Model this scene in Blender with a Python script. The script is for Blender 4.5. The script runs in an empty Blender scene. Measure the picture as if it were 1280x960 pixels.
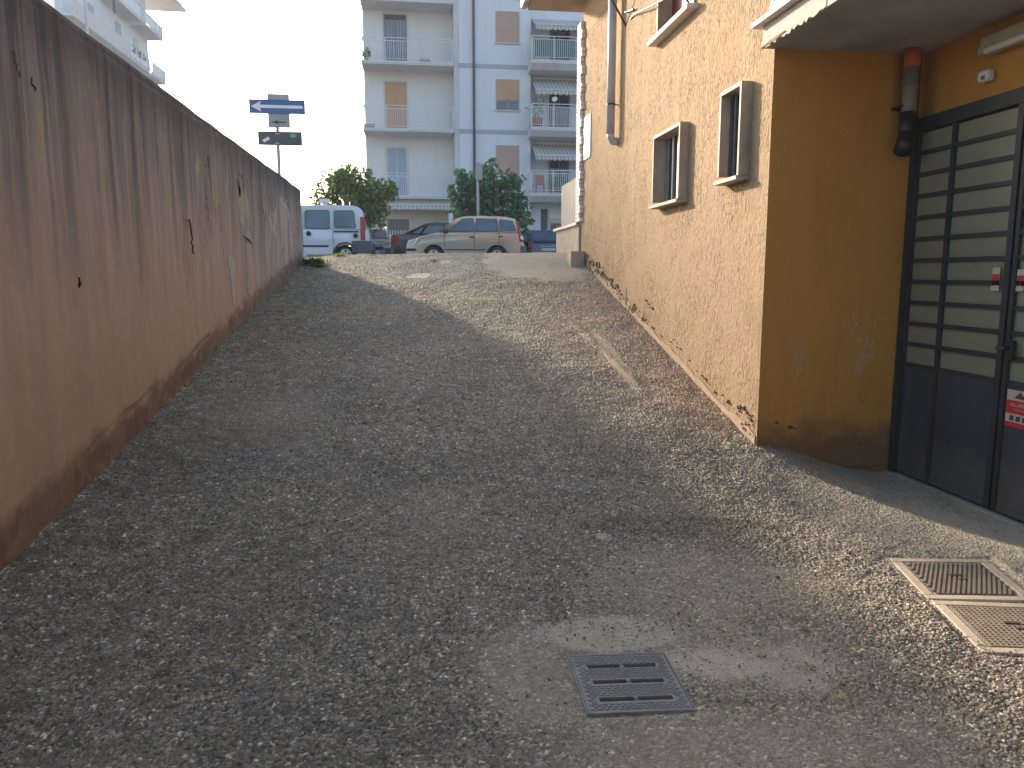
import bpy, math, random
import numpy as np
from mathutils import Vector, Matrix
R = math.radians
PI = math.pi
random.seed(7)
rng = np.random.default_rng(11)
SC = bpy.context.scene
C = SC.collection

# ---------------------------------------------------------------- camera, world, sun, exposure
EYE = 1.5
cam_data = bpy.data.cameras.new('camera')
cam_data.sensor_width = 36.0
cam_data.lens = 27.0
cam_data.clip_start = 0.05
cam_data.clip_end = 2000
cam = bpy.data.objects.new('camera', cam_data)
cam.location = (0, 0, EYE)
cam.rotation_euler = (R(90 - 8.18), 0, R(-7.13))
C.objects.link(cam)
SC.camera = cam

SUN_TO = Vector((-0.50, 1.0, 0.372)).normalized()      # from the scene towards the sun
SUN_EL = math.asin(SUN_TO.z)
SUN_AZ = math.atan2(SUN_TO.x, SUN_TO.y)
world = bpy.data.worlds.new('World')
SC.world = world
world.use_nodes = True
wn = world.node_tree
wn.nodes.clear()
wo = wn.nodes.new('ShaderNodeOutputWorld')
bg = wn.nodes.new('ShaderNodeBackground')
sky = wn.nodes.new('ShaderNodeTexSky')
sky.sky_type = 'NISHITA'
sky.sun_disc = False
sky.sun_elevation = SUN_EL
sky.sun_rotation = SUN_AZ
sky.air_density = 1.0
sky.dust_density = 2.6
sky.ozone_density = 1.2
bg.inputs['Strength'].default_value = 0.118
wn.links.new(sky.outputs[0], bg.inputs[0])
wn.links.new(bg.outputs[0], wo.inputs[0])

sl = bpy.data.lights.new('sun', 'SUN')
sl.energy = 4.5
sl.angle = R(2.6)
sl.color = (1.0, 0.80, 0.62)
so = bpy.data.objects.new('sun', sl)
so.rotation_euler = SUN_TO.to_track_quat('Z', 'Y').to_euler()
so.location = (-20, 30, 30)
C.objects.link(so)

SC.view_settings.view_transform = 'Standard'
SC.view_settings.look = 'None'
SC.view_settings.exposure = 1.56
SC.view_settings.gamma = 1.0
SC.view_settings.use_curve_mapping = False
SC.render.engine = 'CYCLES'
SC.cycles.max_bounces = 6
SC.cycles.volume_bounces = 0
HAZE = .0012
SC.cycles.use_denoising = True

# ---------------------------------------------------------------- numpy noise
def _hash(i, j, s):
    h = (i.astype(np.int64) * 374761393 + j.astype(np.int64) * 668265263 + s * 1442695041) & 0x7fffffff
    h = ((h ^ (h >> 13)) * 1274126177) & 0x7fffffff
    return ((h ^ (h >> 16)) & 0xffff) / 65535.0
def vnoise(x, y, s=0):
    x = np.asarray(x, float); y = np.asarray(y, float)
    i = np.floor(x); j = np.floor(y); u = x - i; v = y - j
    u = u * u * (3 - 2 * u); v = v * v * (3 - 2 * v)
    a = _hash(i, j, s); b = _hash(i + 1, j, s); c = _hash(i, j + 1, s); d = _hash(i + 1, j + 1, s)
    return (a * (1 - u) + b * u) * (1 - v) + (c * (1 - u) + d * u) * v
def fbm(x, y, s=0, o=4):
    t = 0; a = .5; n = 0
    for k in range(o):
        t = t + a * vnoise(x * 2 ** k, y * 2 ** k, s + 17 * k); n += a; a *= .5
    return t / n
def pebbles(x, y, cell, fill, s):
    """height 0..1 of rounded stones strewn one per cell, and a random id of the covering stone"""
    gx = x / cell; gy = y / cell
    i0 = np.floor(gx); j0 = np.floor(gy)
    h = np.zeros_like(gx)
    idv = np.zeros_like(gx)
    for di in (-1, 0, 1):
        for dj in (-1, 0, 1):
            i = i0 + di; j = j0 + dj
            cx = i + .5 + (_hash(i, j, s) - .5) * .8; cy = j + .5 + (_hash(i, j, s + 1) - .5) * .8
            on = _hash(i, j, s + 2) < fill
            r = .35 + .35 * _hash(i, j, s + 3)
            an = _hash(i, j, s + 4) * PI
            el = .65 + .35 * _hash(i, j, s + 5)
            dx = gx - cx; dy = gy - cy
            p = dx * np.cos(an) + dy * np.sin(an); q = (-dx * np.sin(an) + dy * np.cos(an)) / el
            d = (p * p + q * q) / (r * r)
            k = np.where(on & (d < 1), np.sqrt(np.clip(1 - d, 0, 1)) * r * 1.5, 0)
            m = k > h
            h = np.where(m, k, h); idv = np.where(m, _hash(i, j, s + 6), idv)
    return h, idv
def sstep(a, b, x):
    t = np.clip((x - a) / (b - a), 0, 1); return t * t * (3 - 2 * t)

# ---------------------------------------------------------------- materials
MATS = {}
class NT:
    def __init__(s, name):
        s.m = bpy.data.materials.new(name); s.m.use_nodes = True
        s.t = s.m.node_tree; s.b = s.t.nodes['Principled BSDF']
        s.pos = None
    def n(s, ty, **k):
        nd = s.t.nodes.new(ty)
        for a, v in k.items():
            if a.startswith('_'): nd.inputs[a[1:].replace('_', ' ')].default_value = v
            else: setattr(nd, a, v)
        return nd
    def l(s, a, b): s.t.links.new(a, b)
    def P(s, scale=(1, 1, 1), obj=False):
        if obj: src = s.n('ShaderNodeTexCoord').outputs['Object']
        else: src = s.n('ShaderNodeNewGeometry').outputs['Position']
        mp = s.n('ShaderNodeMapping'); mp.inputs['Scale'].default_value = scale
        s.l(src, mp.inputs[0]); return mp.outputs[0]
    def noise(s, vec, scale=5, detail=4, rough=.55, dist=0):
        nd = s.n('ShaderNodeTexNoise'); s.l(vec, nd.inputs['Vector'])
        nd.inputs['Scale'].default_value = scale; nd.inputs['Detail'].default_value = detail
        nd.inputs['Roughness'].default_value = rough; nd.inputs['Distortion'].default_value = dist
        return nd.outputs['Fac']
    def ramp(s, fac, stops, interp='LINEAR'):
        nd = s.n('ShaderNodeValToRGB'); s.l(fac, nd.inputs[0]); cr = nd.color_ramp; cr.interpolation = interp
        while len(cr.elements) < len(stops): cr.elements.new(.5)
        for e, (p, c) in zip(cr.elements, stops):
            e.position = p; e.color = (c, c, c, 1) if isinstance(c, (int, float)) else (*c, 1)
        return nd.outputs[0]
    def mix(s, f, a, b, mode='MIX'):
        nd = s.n('ShaderNodeMix', data_type='RGBA', blend_type=mode)
        for v, i in ((f, 0), (a, 6), (b, 7)):
            if isinstance(v, (int, float)): nd.inputs[i].default_value = v
            elif isinstance(v, tuple): nd.inputs[i].default_value = (*v, 1)
            else: s.l(v, nd.inputs[i])
        return nd.outputs[2]
    def math(s, op, a, b=0.0, clamp=False):
        nd = s.n('ShaderNodeMath', operation=op, use_clamp=clamp)
        for v, i in ((a, 0), (b, 1)):
            if isinstance(v, (int, float)): nd.inputs[i].default_value = v
            else: s.l(v, nd.inputs[i])
        return nd.outputs[0]
    def bump(s, h, strength=.5, dist=.01, prev=None):
        nd = s.n('ShaderNodeBump'); nd.inputs['Strength'].default_value = strength
        nd.inputs['Distance'].default_value = dist; s.l(h, nd.inputs['Height'])
        if prev is not None: s.l(prev, nd.inputs['Normal'])
        return nd.outputs[0]
    def done(s, col, rough=.8, normal=None, metal=0, spec=.5):
        for v, i in ((col, 'Base Color'), (rough, 'Roughness'), (metal, 'Metallic')):
            if isinstance(v, tuple): s.b.inputs[i].default_value = (*v, 1)
            elif isinstance(v, (int, float)): s.b.inputs[i].default_value = v
            else: s.l(v, s.b.inputs[i])
        s.b.inputs['Specular IOR Level'].default_value = spec
        if normal is not None: s.l(normal, s.b.inputs['Normal'])
        return s.m

def mat(name, col, rough=.6, metal=0.0, var=.15, scale=6, bump=.0, bdist=.004, stretch=(1, 1, 1), spec=.5, bscale=None):
    """painted / plain surface with uneven tone and a fine bump"""
    if name in MATS: return MATS[name]
    s = NT(name); v = s.P(stretch)
    f = s.noise(v, scale, 5, .6)
    lo = tuple(c * (1 - var) for c in col); hi = tuple(min(1, c * (1 + var)) for c in col)
    c = s.ramp(f, [(.3, lo), (.7, hi)])
    nrm = s.bump(s.noise(v, bscale or scale * 12, 3), bump, bdist) if bump else None
    rr = s.ramp(s.noise(v, scale * 2, 3), [(.3, max(0, rough - .08)), (.7, min(1, rough + .08))])
    MATS[name] = s.done(c, rr, nrm, metal, spec)
    return MATS[name]

def M_ground():
    s = NT('exposed_aggregate'); v = s.P()
    at = s.n('ShaderNodeAttribute', attribute_name='mask'); sp = s.n('ShaderNodeSeparateColor'); s.l(at.outputs['Color'], sp.inputs[0])
    dust_and_sun, moss, red = sp.outputs[0], sp.outputs[1], sp.outputs[2]
    at2 = s.n('ShaderNodeAttribute', attribute_name='stone'); sp2 = s.n('ShaderNodeSeparateColor'); s.l(at2.outputs['Color'], sp2.inputs[0])
    sh, sid, cem = sp2.outputs[0], sp2.outputs[1], sp2.outputs[2]
    stone = s.ramp(sid, [(0, (.07, .07, .068)), (.22, (.33, .315, .27)), (.45, (.15, .152, .148)), (.7, (.50, .475, .41)), (.86, (.26, .255, .24)), (.93, (.85, .82, .74)), (1, (.9, .87, .80))])
    vo = s.n('ShaderNodeTexVoronoi', _Scale=85.0); s.l(v, vo.inputs['Vector'])
    cs = s.n('ShaderNodeSeparateColor'); s.l(vo.outputs['Color'], cs.inputs[0])
    small = s.ramp(cs.outputs[0], [(0, (.03, .03, .03)), (.5, (.20, .196, .175)), (.85, (.46, .445, .39)), (1, (.85, .82, .73))])
    mortar = s.mix(s.noise(v, 3, 5), (.055, .053, .048), (.13, .125, .108))
    base = s.mix(.7, mortar, small)
    c = s.mix(s.ramp(sh, [(.04, 0.), (.3, 1.)]), base, stone)
    tone = s.ramp(s.noise(v, .9, 4, .6), [(.3, (.80, .84, .90)), (.7, (1.12, 1.11, 1.0))])
    c = s.mix(1.0, c, tone, 'MULTIPLY')
    c = s.mix(1.0, c, s.ramp(s.noise(v, 13, 6, .8), [(.34, (.62, .63, .66)), (.5, (.98, .98, .97)), (.68, (1.34, 1.31, 1.24))]), 'MULTIPLY')
    c = s.mix(1.0, c, s.ramp(s.noise(v, 46, 3, .8), [(.36, (.70, .71, .73)), (.64, (1.28, 1.27, 1.22))]), 'MULTIPLY')
    dn = s.math('MULTIPLY', dust_and_sun, s.ramp(s.noise(v, 22, 5, .7), [(.25, .55), (.6, 1.)]))
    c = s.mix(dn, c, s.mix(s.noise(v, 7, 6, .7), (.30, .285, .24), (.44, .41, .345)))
    c = s.mix(s.math('MULTIPLY', cem, s.ramp(s.noise(v, 26, 7, .85), [(.40, 0.), (.47, .9)])), c, s.mix(s.noise(v, 12, 5), (.38, .385, .36), (.52, .51, .47)))
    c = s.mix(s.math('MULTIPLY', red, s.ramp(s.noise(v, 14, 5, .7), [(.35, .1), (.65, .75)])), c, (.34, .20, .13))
    c = s.mix(s.math('MULTIPLY', moss, s.ramp(s.noise(v, 9, 6, .75), [(.42, 0.), (.62, .8)])), c, (.11, .11, .05))
    c = s.mix(s.ramp(s.noise(v, 2.1, 6, .75), [(.56, 0.), (.7, .35)]), c, (.10, .10, .105))
    c = s.mix(1.0, c, (1.15, 1.12, 1.06), 'MULTIPLY')
    inv = s.math('SUBTRACT', 1.0, s.math('MULTIPLY', dust_and_sun, .8))
    b1 = s.bump(s.math('MULTIPLY', s.math('SUBTRACT', 1.0, vo.outputs['Distance']), inv), .8, .010)
    b2 = s.bump(s.noise(v, 160, 4, .7), .5, .003, b1)
    MATS['ground'] = s.done(c, .85, b2, 0, .35)
M_ground()

def M_leftwall():
    s = NT('weathered_ochre_render')
    v = s.P(); g = s.n('ShaderNodeSeparateXYZ'); s.l(v, g.inputs[0])
    z = g.outputs['Z']; y = g.outputs['Y']
    vs = s.P((1, 2.6, .30))
    vt = s.P((1, 9, .55))
    zl = s.ramp(s.math('MULTIPLY', z, .34), [(.1, 0.), (.75, 1.)])
    low = s.mix(s.noise(v, 1.8, 5, .6), (.47, .36, .235), (.54, .42, .29))
    high = s.mix(s.noise(v, 2.6, 5, .6), (.57, .495, .445), (.66, .57, .515))
    base = s.mix(zl, low, high)
    base = s.mix(s.ramp(s.noise(vs, 1.9, 5, .65), [(.42, 0.), (.72, .6)]), base, (.38, .32, .28))
    base = s.mix(s.ramp(s.noise(v, 26, 5, .8), [(.55, 0.), (.75, .35)]), base, (.2, .145, .1))
    dep = s.math('SUBTRACT', 2.9, z)
    st = s.noise(vs, 1.7, 5, .7, .15); st2 = s.noise(vt, 1.6, 4, .6, .1)
    reach = s.math('SUBTRACT', s.math('ADD', s.math('MULTIPLY', st, 3.0), s.math('MULTIPLY', st2, .9)), 1.25)
    g1 = s.math('SUBTRACT', reach, dep)
    gm = s.ramp(s.math('ADD', s.math('MULTIPLY', g1, .5), .5, True), [(.1, 0.), (.75, .95)])
    c = s.mix(gm, base, s.mix(s.noise(vt, 2, 4), (.20, .19, .20), (.34, .315, .31)))
    runs = s.ramp(s.noise(s.P((1, 3.6, .13)), 1.7, 5, .72, .2), [(.49, 0.), (.62, 1.)])
    runm = s.ramp(s.math('MULTIPLY', dep, .55), [(.0, .9), (.9, 0.)])
    c = s.mix(s.math('MULTIPLY', runs, runm), c, (.09, .092, .115))
    top = s.ramp(s.math('ADD', dep, s.math('MULTIPLY', s.noise(v, 3, 6, .8), .5)), [(.22, .85), (.62, 0.)])
    c = s.mix(top, c, (.085, .08, .085))
    at = s.n('ShaderNodeAttribute', attribute_name='mask'); sp = s.n('ShaderNodeSeparateColor'); s.l(at.outputs['Color'], sp.inputs[0])
    c = s.mix(s.math('MULTIPLY', sp.outputs[0], .45), c, s.mix(s.noise(v, 9, 5, .7), (.27, .235, .21), (.42, .36, .31)))
    c = s.mix(s.math('MULTIPLY', sp.outputs[2], s.ramp(s.noise(s.P((1, 4, 1)), 9, 6, .8), [(.35, 0.), (.6, .85)])), c, (.62, .57, .52))
    c = s.mix(s.math('MULTIPLY', sp.outputs[1], .8), c, (.11, .09, .078))
    # darker brown foot of the wall follows the slope of the ramp
    foot = s.math('SUBTRACT', s.math('SUBTRACT', z, s.math('MULTIPLY', y, .155)), -.375)
    ft = s.ramp(s.math('SUBTRACT', foot, s.math('MULTIPLY', s.noise(v, 5, 5), .3)), [(-.02, .7), (.10, 0.)])
    c = s.mix(ft, c, (.19, .135, .105))
    h = s.noise(v, 42, 6, .7)
    n1 = s.bump(h, .5, .007)
    n2 = s.bump(s.noise(v, 3.5, 4), .35, .05, n1)
    MATS['leftwall'] = s.done(c, .88, n2, 0, .25)
M_leftwall()

def M_render(key, a, b):
    """rough scratched render, short grooves running down"""
    s = NT(key); v = s.P()
    f = s.noise(s.P((1, 1, .40)), 100, 4, .7, .4)
    f2 = s.noise(s.P((1, 1, .34)), 34, 4, .65, .3)
    h = s.math('ADD', s.ramp(f, [(.36, 0.), (.46, .7), (.66, 1.)]), s.math('MULTIPLY', f2, .45))
    c = s.mix(s.noise(v, 1.4, 5, .6), a, b)
    c = s.mix(s.ramp(s.noise(v, 3.3, 6, .75), [(.5, 0.), (.75, .35)]), c, (.40, .31, .215))
    c = s.mix(s.ramp(f, [(.36, .75), (.47, 0.)]), c, tuple(x * .38 for x in a))
    c = s.mix(s.ramp(s.noise(s.P((1, 1, .1)), 4, 4), [(.55, 0.), (.72, .22)]), c, (.47, .39, .29))
    n = s.bump(h, .5, .006)
    n = s.bump(s.noise(v, 190, 3), .35, .002, n)
    MATS[key] = s.done(c, .9, n, 0, .2)
M_render('scratched_render', (.34, .243, .147), (.395, .29, .18))
def M_smooth(key, a, b):
    s = NT(key); v = s.P()
    c = s.mix(s.noise(v, 1.6, 5, .65), a, b)
    c = s.mix(s.ramp(s.noise(s.P((3, 3, .6)), 2.0, 6, .7), [(.5, 0.), (.75, .45)]), c, tuple(x * .55 for x in a))
    g = s.n('ShaderNodeSeparateXYZ'); s.l(v, g.inputs[0])
    ft = s.ramp(s.math('SUBTRACT', g.outputs['Z'], s.math('MULTIPLY', s.noise(v, 6, 6, .7), .5)), [(-.0, .8), (.22, 0.)])
    c = s.mix(ft, c, (.15, .09, .06))
    c = s.mix(s.ramp(s.noise(v, 11, 6, .8), [(.70, 0.), (.72, .6)]), c, (.14, .09, .06))
    c = s.mix(s.ramp(s.noise(v, 60, 4, .7), [(.35, .3), (.6, 0.)]), c, tuple(x * .6 for x in a))
    n = s.bump(s.noise(v, 48, 5, .7), .45, .006)
    MATS[key] = s.done(c, .88, n, 0, .2)
M_smooth('smooth_render', (.54, .255, .055), (.60, .305, .075))

def M_white(key='white', a=(.66, .69, .74), b=(.74, .77, .82)):
    s = NT('apartment_plaster'); v = s.P()
    c = s.mix(s.noise(v, .35, 5, .6), a, b)
    c = s.mix(s.ramp(s.noise(s.P((2.5, 2.5, .25)), .8, 5, .7), [(.5, 0.), (.8, .35)]), c, (.46, .46, .47))
    MATS[key] = s.done(c, .85, s.bump(s.noise(v, 40, 3), .2, .004), 0, .3)
M_white(); M_white('white_warm', (.68, .68, .67), (.76, .76, .75))
def M_awning(key, c1, c2, k):
    s = NT(key); v = s.P(); g = s.n('ShaderNodeSeparateXYZ'); s.l(v, g.inputs[0])
    w = s.math('GREATER_THAN', s.math('FRACT', s.math('MULTIPLY', g.outputs['X'], k)), .55)
    c = s.mix(w, c1, c2)
    c = s.mix(s.ramp(s.noise(v, 3, 4), [(.4, 0.), (.8, .3)]), c, (.3, .3, .3))
    MATS[key] = s.done(c, .9)
M_awning('awning_cloth', (.62, .60, .55), (.40, .41, .42), 5.5)
def M_leaf(key, a, b, c3):
    s = NT(key); gi = s.n('ShaderNodeNewGeometry')
    c = s.ramp(gi.outputs['Random Per Island'], [(0, a), (.55, b), (1, c3)])
    m = s.done(c, .5, None, 0, .35)
    tr = s.n('ShaderNodeBsdfTranslucent'); s.l(s.mix(1.0, c, (1.5, 1.7, .7), 'MULTIPLY'), tr.inputs[0])
    mx = s.n('ShaderNodeMixShader'); mx.inputs[0].default_value = .3
    out = s.t.nodes['Material Output']
    s.l(s.b.outputs[0], mx.inputs[1]); s.l(tr.outputs[0], mx.inputs[2]); s.l(mx.outputs[0], out.inputs[0])
    MATS[key] = m
M_leaf('leaf_olive', (.06, .10, .035), (.12, .18, .06), (.27, .34, .12))
M_leaf('leaf_deep', (.05, .11, .075), (.10, .19, .12), (.20, .31, .19))
M_leaf('weed', (.05, .09, .03), (.09, .14, .05), (.2, .22, .08))
M_leaf('dry', (.22, .18, .07), (.3, .27, .1), (.18, .2, .07))
def M_islands(key, stops, rough=.8):
    s = NT(key); gi = s.n('ShaderNodeNewGeometry')
    c = s.ramp(gi.outputs['Random Per Island'], stops)
    c = s.mix(s.ramp(s.noise(s.P(), 120, 3), [(.3, .35), (.7, 0.)]), c, (.1, .09, .08))
    MATS[key] = s.done(c, rough, None, 0, .3)
M_islands('loose_stone', [(0, (.10, .098, .095)), (.4, (.27, .255, .225)), (.75, (.45, .42, .37)), (1, (.80, .76, .68))])

def M_iron(key, a, b, k=42, diag=False):
    s = NT(key); v = s.P(obj=True)
    c = s.mix(s.noise(v, 9, 5, .7), a, b)
    c = s.mix(s.ramp(s.noise(v, 30, 5, .8), [(.5, 0.), (.75, .5)]), c, (.22, .19, .16))
    MATS[key] = s.done(c, s.ramp(s.noise(v, 14, 4), [(.3, .42), (.7, .75)]), s.bump(s.noise(v, 220, 3), .4, .002), .35, .5)
M_iron('cast_iron', (.21, .235, .25), (.32, .35, .37))
M_iron('dusty_iron', (.22, .195, .16), (.33, .29, .235))

def M_glass(key, col, rough=.06, dirt=.15):
    s = NT(key); v = s.P()
    c = s.mix(s.ramp(s.noise(v, 1.2, 3), [(.35, 0.), (.65, 1.)]), col, tuple(min(1, x * 2.2 + .01) for x in col))
    MATS[key] = s.done(c, rough, None, 0, .9)
M_glass('car_glass', (.03, .055, .08))
M_glass('window_glass', (.02, .03, .045), .1)
def M_carpaint(key, col, metal=.3, rough=.3):
    s = NT(key); v = s.P()
    c = s.mix(s.ramp(s.noise(v, 2.5, 4), [(.4, 0.), (.8, .25)]), col, tuple(x * .72 for x in col))
    s.b.inputs['Coat Weight'].default_value = .7; s.b.inputs['Coat Roughness'].default_value = .08
    MATS[key] = s.done(c, rough, None, metal, .5)
M_carpaint('paint_beige', (.50, .475, .435), .55); M_carpaint('paint_white', (.60, .68, .78), .15)
M_carpaint('paint_black', (.03, .032, .045)); M_carpaint('paint_blue', (.02, .045, .10)); M_carpaint('paint_teal', (.05, .085, .12))

mat('concrete', (.34, .325, .30), .9, var=.2, scale=5, bump=.5, bscale=60, bdist=.005)
mat('slab_concrete', (.38, .365, .345), .9, var=.22, scale=2.2, bump=.35, bscale=40)
mat('pale_cement', (.40, .355, .285), .9, var=.16, scale=8, bump=.5, bscale=70)
mat('plinth_tan', (.35, .265, .175), .9, var=.2, scale=6, bump=.6, bscale=60)
mat('marble', (.36, .29, .225), .7, var=.25, scale=9, bump=.3, bscale=60, stretch=(1, 1, .5))
mat('white_marble', (.60, .56, .51), .6, var=.1, scale=7)
mat('zinc', (.50, .49, .52), .5, .1, var=.12, scale=4)
mat('blue_steel', (.03, .045, .058), .5, .1, var=.6, scale=3.3, bump=.25, bscale=50, stretch=(1, 1, .35))
def M_panel():
    s = NT('scuffed_blue_steel'); v = s.P()
    c = s.mix(s.noise(v, 2.5, 5, .7), (.022, .040, .058), (.045, .072, .098))
    c = s.mix(s.ramp(s.noise(s.P((1, 2.2, .5)), 2.6, 6, .8, .4), [(.54, 0.), (.7, .5)]), c, (.13, .15, .16))
    g = s.n('ShaderNodeSeparateXYZ'); s.l(v, g.inputs[0])
    c = s.mix(s.ramp(s.math('SUBTRACT', g.outputs['Z'], s.math('MULTIPLY', s.noise(v, 5, 6, .8), .4)), [(0., .6), (.18, 0.)]), c, (.13, .11, .09))
    MATS['blue_steel'] = s.done(c, s.ramp(s.noise(v, 8, 5, .7), [(.3, .35), (.7, .65)]), s.bump(s.noise(v, 5, 3), .2, .02), .1, .5)
M_panel()
mat('dark_steel', (.028, .034, .045), .5, .2, var=.25, scale=7)
mat('frosted_glass', (.235, .245, .17), .35, 0, var=.1, scale=1.6)
mat('black_pvc', (.012, .013, .018), .4, var=.2)
mat('grey_pvc', (.22, .215, .20), .55, var=.2, scale=9)
mat('orange_pvc', (.55, .10, .035), .5)
mat('ivory_plastic', (.46, .43, .36), .5, var=.12)
mat('white_paint', (.74, .73, .72), .6, var=.08)
mat('railing_white', (.66, .68, .70), .5, var=.06)
mat('shutter_pink', (.50, .335, .275), .7, var=.08, scale=2)
mat('shutter_orange', (.55, .335, .20), .7, var=.08, scale=2)
mat('shutter_red', (.16, .02, .03), .6, var=.2)
mat('shutter_blue', (.33, .40, .50), .6, var=.1)
mat('band_grey', (.40, .43, .47), .85, var=.08)
mat('slab_white', (.60, .60, .60), .85, var=.1, scale=2)
mat('cream', (.60, .54, .45), .85, var=.08, scale=1.5)
mat('shop_dark', (.18, .165, .155), .8, var=.15)
mat('wood_grey', (.40, .375, .355), .85, var=.2, scale=6, stretch=(4, 4, .5), bump=.3)
mat('bark', (.14, .11, .085), .9, var=.3, scale=9, bump=.6, bscale=30, bdist=.02)
mat('sign_blue', (.04, .12, .33), .45, var=.08)
mat('sign_white', (.72, .73, .75), .45, var=.04)
mat('sign_back', (.30, .315, .34), .5, .4, var=.1)
mat('sign_dark', (.07, .085, .11), .6, .1, var=.15)
mat('galvanised', (.33, .34, .36), .45, .5, var=.12)
mat('sticker_green', (.10, .38, .20), .6); mat('sticker_red', (.50, .02, .025), .5, var=.1); mat('sticker_cream', (.50, .46, .38), .6, var=.08)
mat('ink', (.06, .05, .05), .7)
mat('rubber', (.014, .014, .016), .8); mat('alloy', (.42, .43, .45), .35, .6, var=.1); mat('trim_black', (.022, .023, .026), .6)
mat('lamp_red', (.42, .012, .018), .25, var=.15, scale=20); mat('lamp_clear', (.62, .65, .68), .15, .2, var=.15, scale=20)
mat('plate_white', (.6, .6, .58), .5); mat('bumper_grey', (.11, .12, .14), .6)
mat('asphalt', (.055, .055, .058), .9, var=.2, scale=8, bump=.5, bscale=120)
mat('soffit', (.42, .29, .22), .85, var=.2, scale=3); mat('brick_white', (.80, .78, .76), .8, var=.06); mat('brick_red', (.42, .17, .10), .9, var=.2, scale=12)
mat('plaster_chip', (.44, .375, .32), .9, var=.16, scale=14, bump=.4); mat('pale_chip', (.56, .51, .46), .9, var=.25, scale=30, bump=.4); mat('crack_dark', (.10, .075, .058), .95, var=.3, scale=20)
mat('terracotta', (.38, .16, .09), .8); mat('chair_red', (.40, .09, .06), .6); mat('green_cloth', (.06, .17, .17), .8)
mat('hollow_dark', (.03, .028, .026), .95)  # near-black fill of the window, door, drain and cover hollows

# ---------------------------------------------------------------- mesh building
def wloc(o):
    v = Vector((0, 0, 0))
    while o is not None:
        v += Vector(o.location); o = o.parent
    return v
class MB:
    def __init__(s): s.v = []; s.f = []; s.mi = []; s.cur = 0
    def face(s, pts):
        n = len(s.v); s.v += [tuple(p) for p in pts]; s.f.append(tuple(range(n, n + len(pts)))); s.mi.append(s.cur); return s
    def box(s, x0, x1, y0, y1, z0, z1, rot=None, piv=None):
        if x0 > x1: x0, x1 = x1, x0
        if y0 > y1: y0, y1 = y1, y0
        if z0 > z1: z0, z1 = z1, z0
        P = [Vector(p) for p in ((x0, y0, z0), (x1, y0, z0), (x1, y1, z0), (x0, y1, z0), (x0, y0, z1), (x1, y0, z1), (x1, y1, z1), (x0, y1, z1))]
        if rot is not None: P = [rot @ (p - piv) + piv for p in P]
        n = len(s.v); s.v += [tuple(p) for p in P]
        for f in ((0, 3, 2, 1), (4, 5, 6, 7), (0, 1, 5, 4), (1, 2, 6, 5), (2, 3, 7, 6), (3, 0, 4, 7)):
            s.f.append(tuple(n + i for i in f)); s.mi.append(s.cur)
        return s
    def prism(s, pts, d):
        """closed outline pts (3-D, planar) pushed along vector d"""
        d = Vector(d); n = len(s.v); k = len(pts)
        P = [Vector(p) for p in pts]
        nr = Vector((0, 0, 0))
        for i in range(k): nr += P[i].cross(P[(i + 1) % k])
        if nr.dot(d) > 0: P.reverse()
        s.v += [tuple(p) for p in P] + [tuple(p + d) for p in P]
        s.f.append(tuple(range(n, n + k))); s.f.append(tuple(range(n + 2 * k - 1, n + k - 1, -1)))
        s.mi += [s.cur] * 2
        for i in range(k):
            j = (i + 1) % k
            s.f.append((n + j, n + i, n + k + i, n + k + j)); s.mi.append(s.cur)
        return s
    def tube(s, pts, r, seg=10, cap=True):
        pts = [Vector(p) for p in pts]; rs = r if isinstance(r, (list, tuple)) else [r] * len(pts)
        n = len(s.v); prev = None
        for i, p in enumerate(pts):
            t = (pts[min(i + 1, len(pts) - 1)] - pts[max(i - 1, 0)]).normalized()
            a = prev if prev is not None else (Vector((0, 0, 1)) if abs(t.z) < .9 else Vector((1, 0, 0)))
            u = (a - t * a.dot(t)).normalized(); w = t.cross(u); prev = u
            for k in range(seg):
                an = 2 * PI * k / seg
                s.v.append(tuple(p + (u * math.cos(an) + w * math.sin(an)) * rs[i]))
        for i in range(len(pts) - 1):
            for k in range(seg):
                a = n + i * seg + k; b = n + i * seg + (k + 1) % seg
                s.f.append((a, b, b + seg, a + seg)); s.mi.append(s.cur)
        if cap:
            s.f.append(tuple(n + k for k in reversed(range(seg)))); s.mi.append(s.cur)
            m = n + (len(pts) - 1) * seg
            s.f.append(tuple(m + k for k in range(seg))); s.mi.append(s.cur)
        return s
    def build(s, name, m, parent=None, local=False, smooth=False, bevel=0, seg=2):
        me = bpy.data.meshes.new(name)
        off = Vector((0, 0, 0)) if (local or parent is None) else wloc(parent)
        me.from_pydata([tuple(Vector(v) - off) for v in s.v], [], s.f)
        ms = m if isinstance(m, (list, tuple)) else [m]
        for k in ms: me.materials.append(MATS[k] if isinstance(k, str) else k)
        if len(ms) > 1: me.polygons.foreach_set('material_index', s.mi)
        if smooth: me.polygons.foreach_set('use_smooth', [True] * len(me.polygons))
        me.update()
        o = bpy.data.objects.new(name, me); C.objects.link(o)
        if parent is not None: o.parent = parent
        if bevel:
            b = o.modifiers.new('bevel', 'BEVEL'); b.width = bevel; b.segments = seg; b.limit_method = 'ANGLE'; b.angle_limit = R(35)
        return o
def tag(o, label=None, cat=None, group=None, kind=None):
    if label: o['label'] = label
    if cat: o['category'] = cat
    if group: o['group'] = group
    if kind: o['kind'] = kind
    return o
def root(name, loc, label, cat, group=None, rz=0):
    o = bpy.data.objects.new(name, None); o.empty_display_size = .1; C.objects.link(o)
    o.location = loc; o.rotation_euler = (0, 0, rz); return tag(o, label, cat, group)
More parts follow.
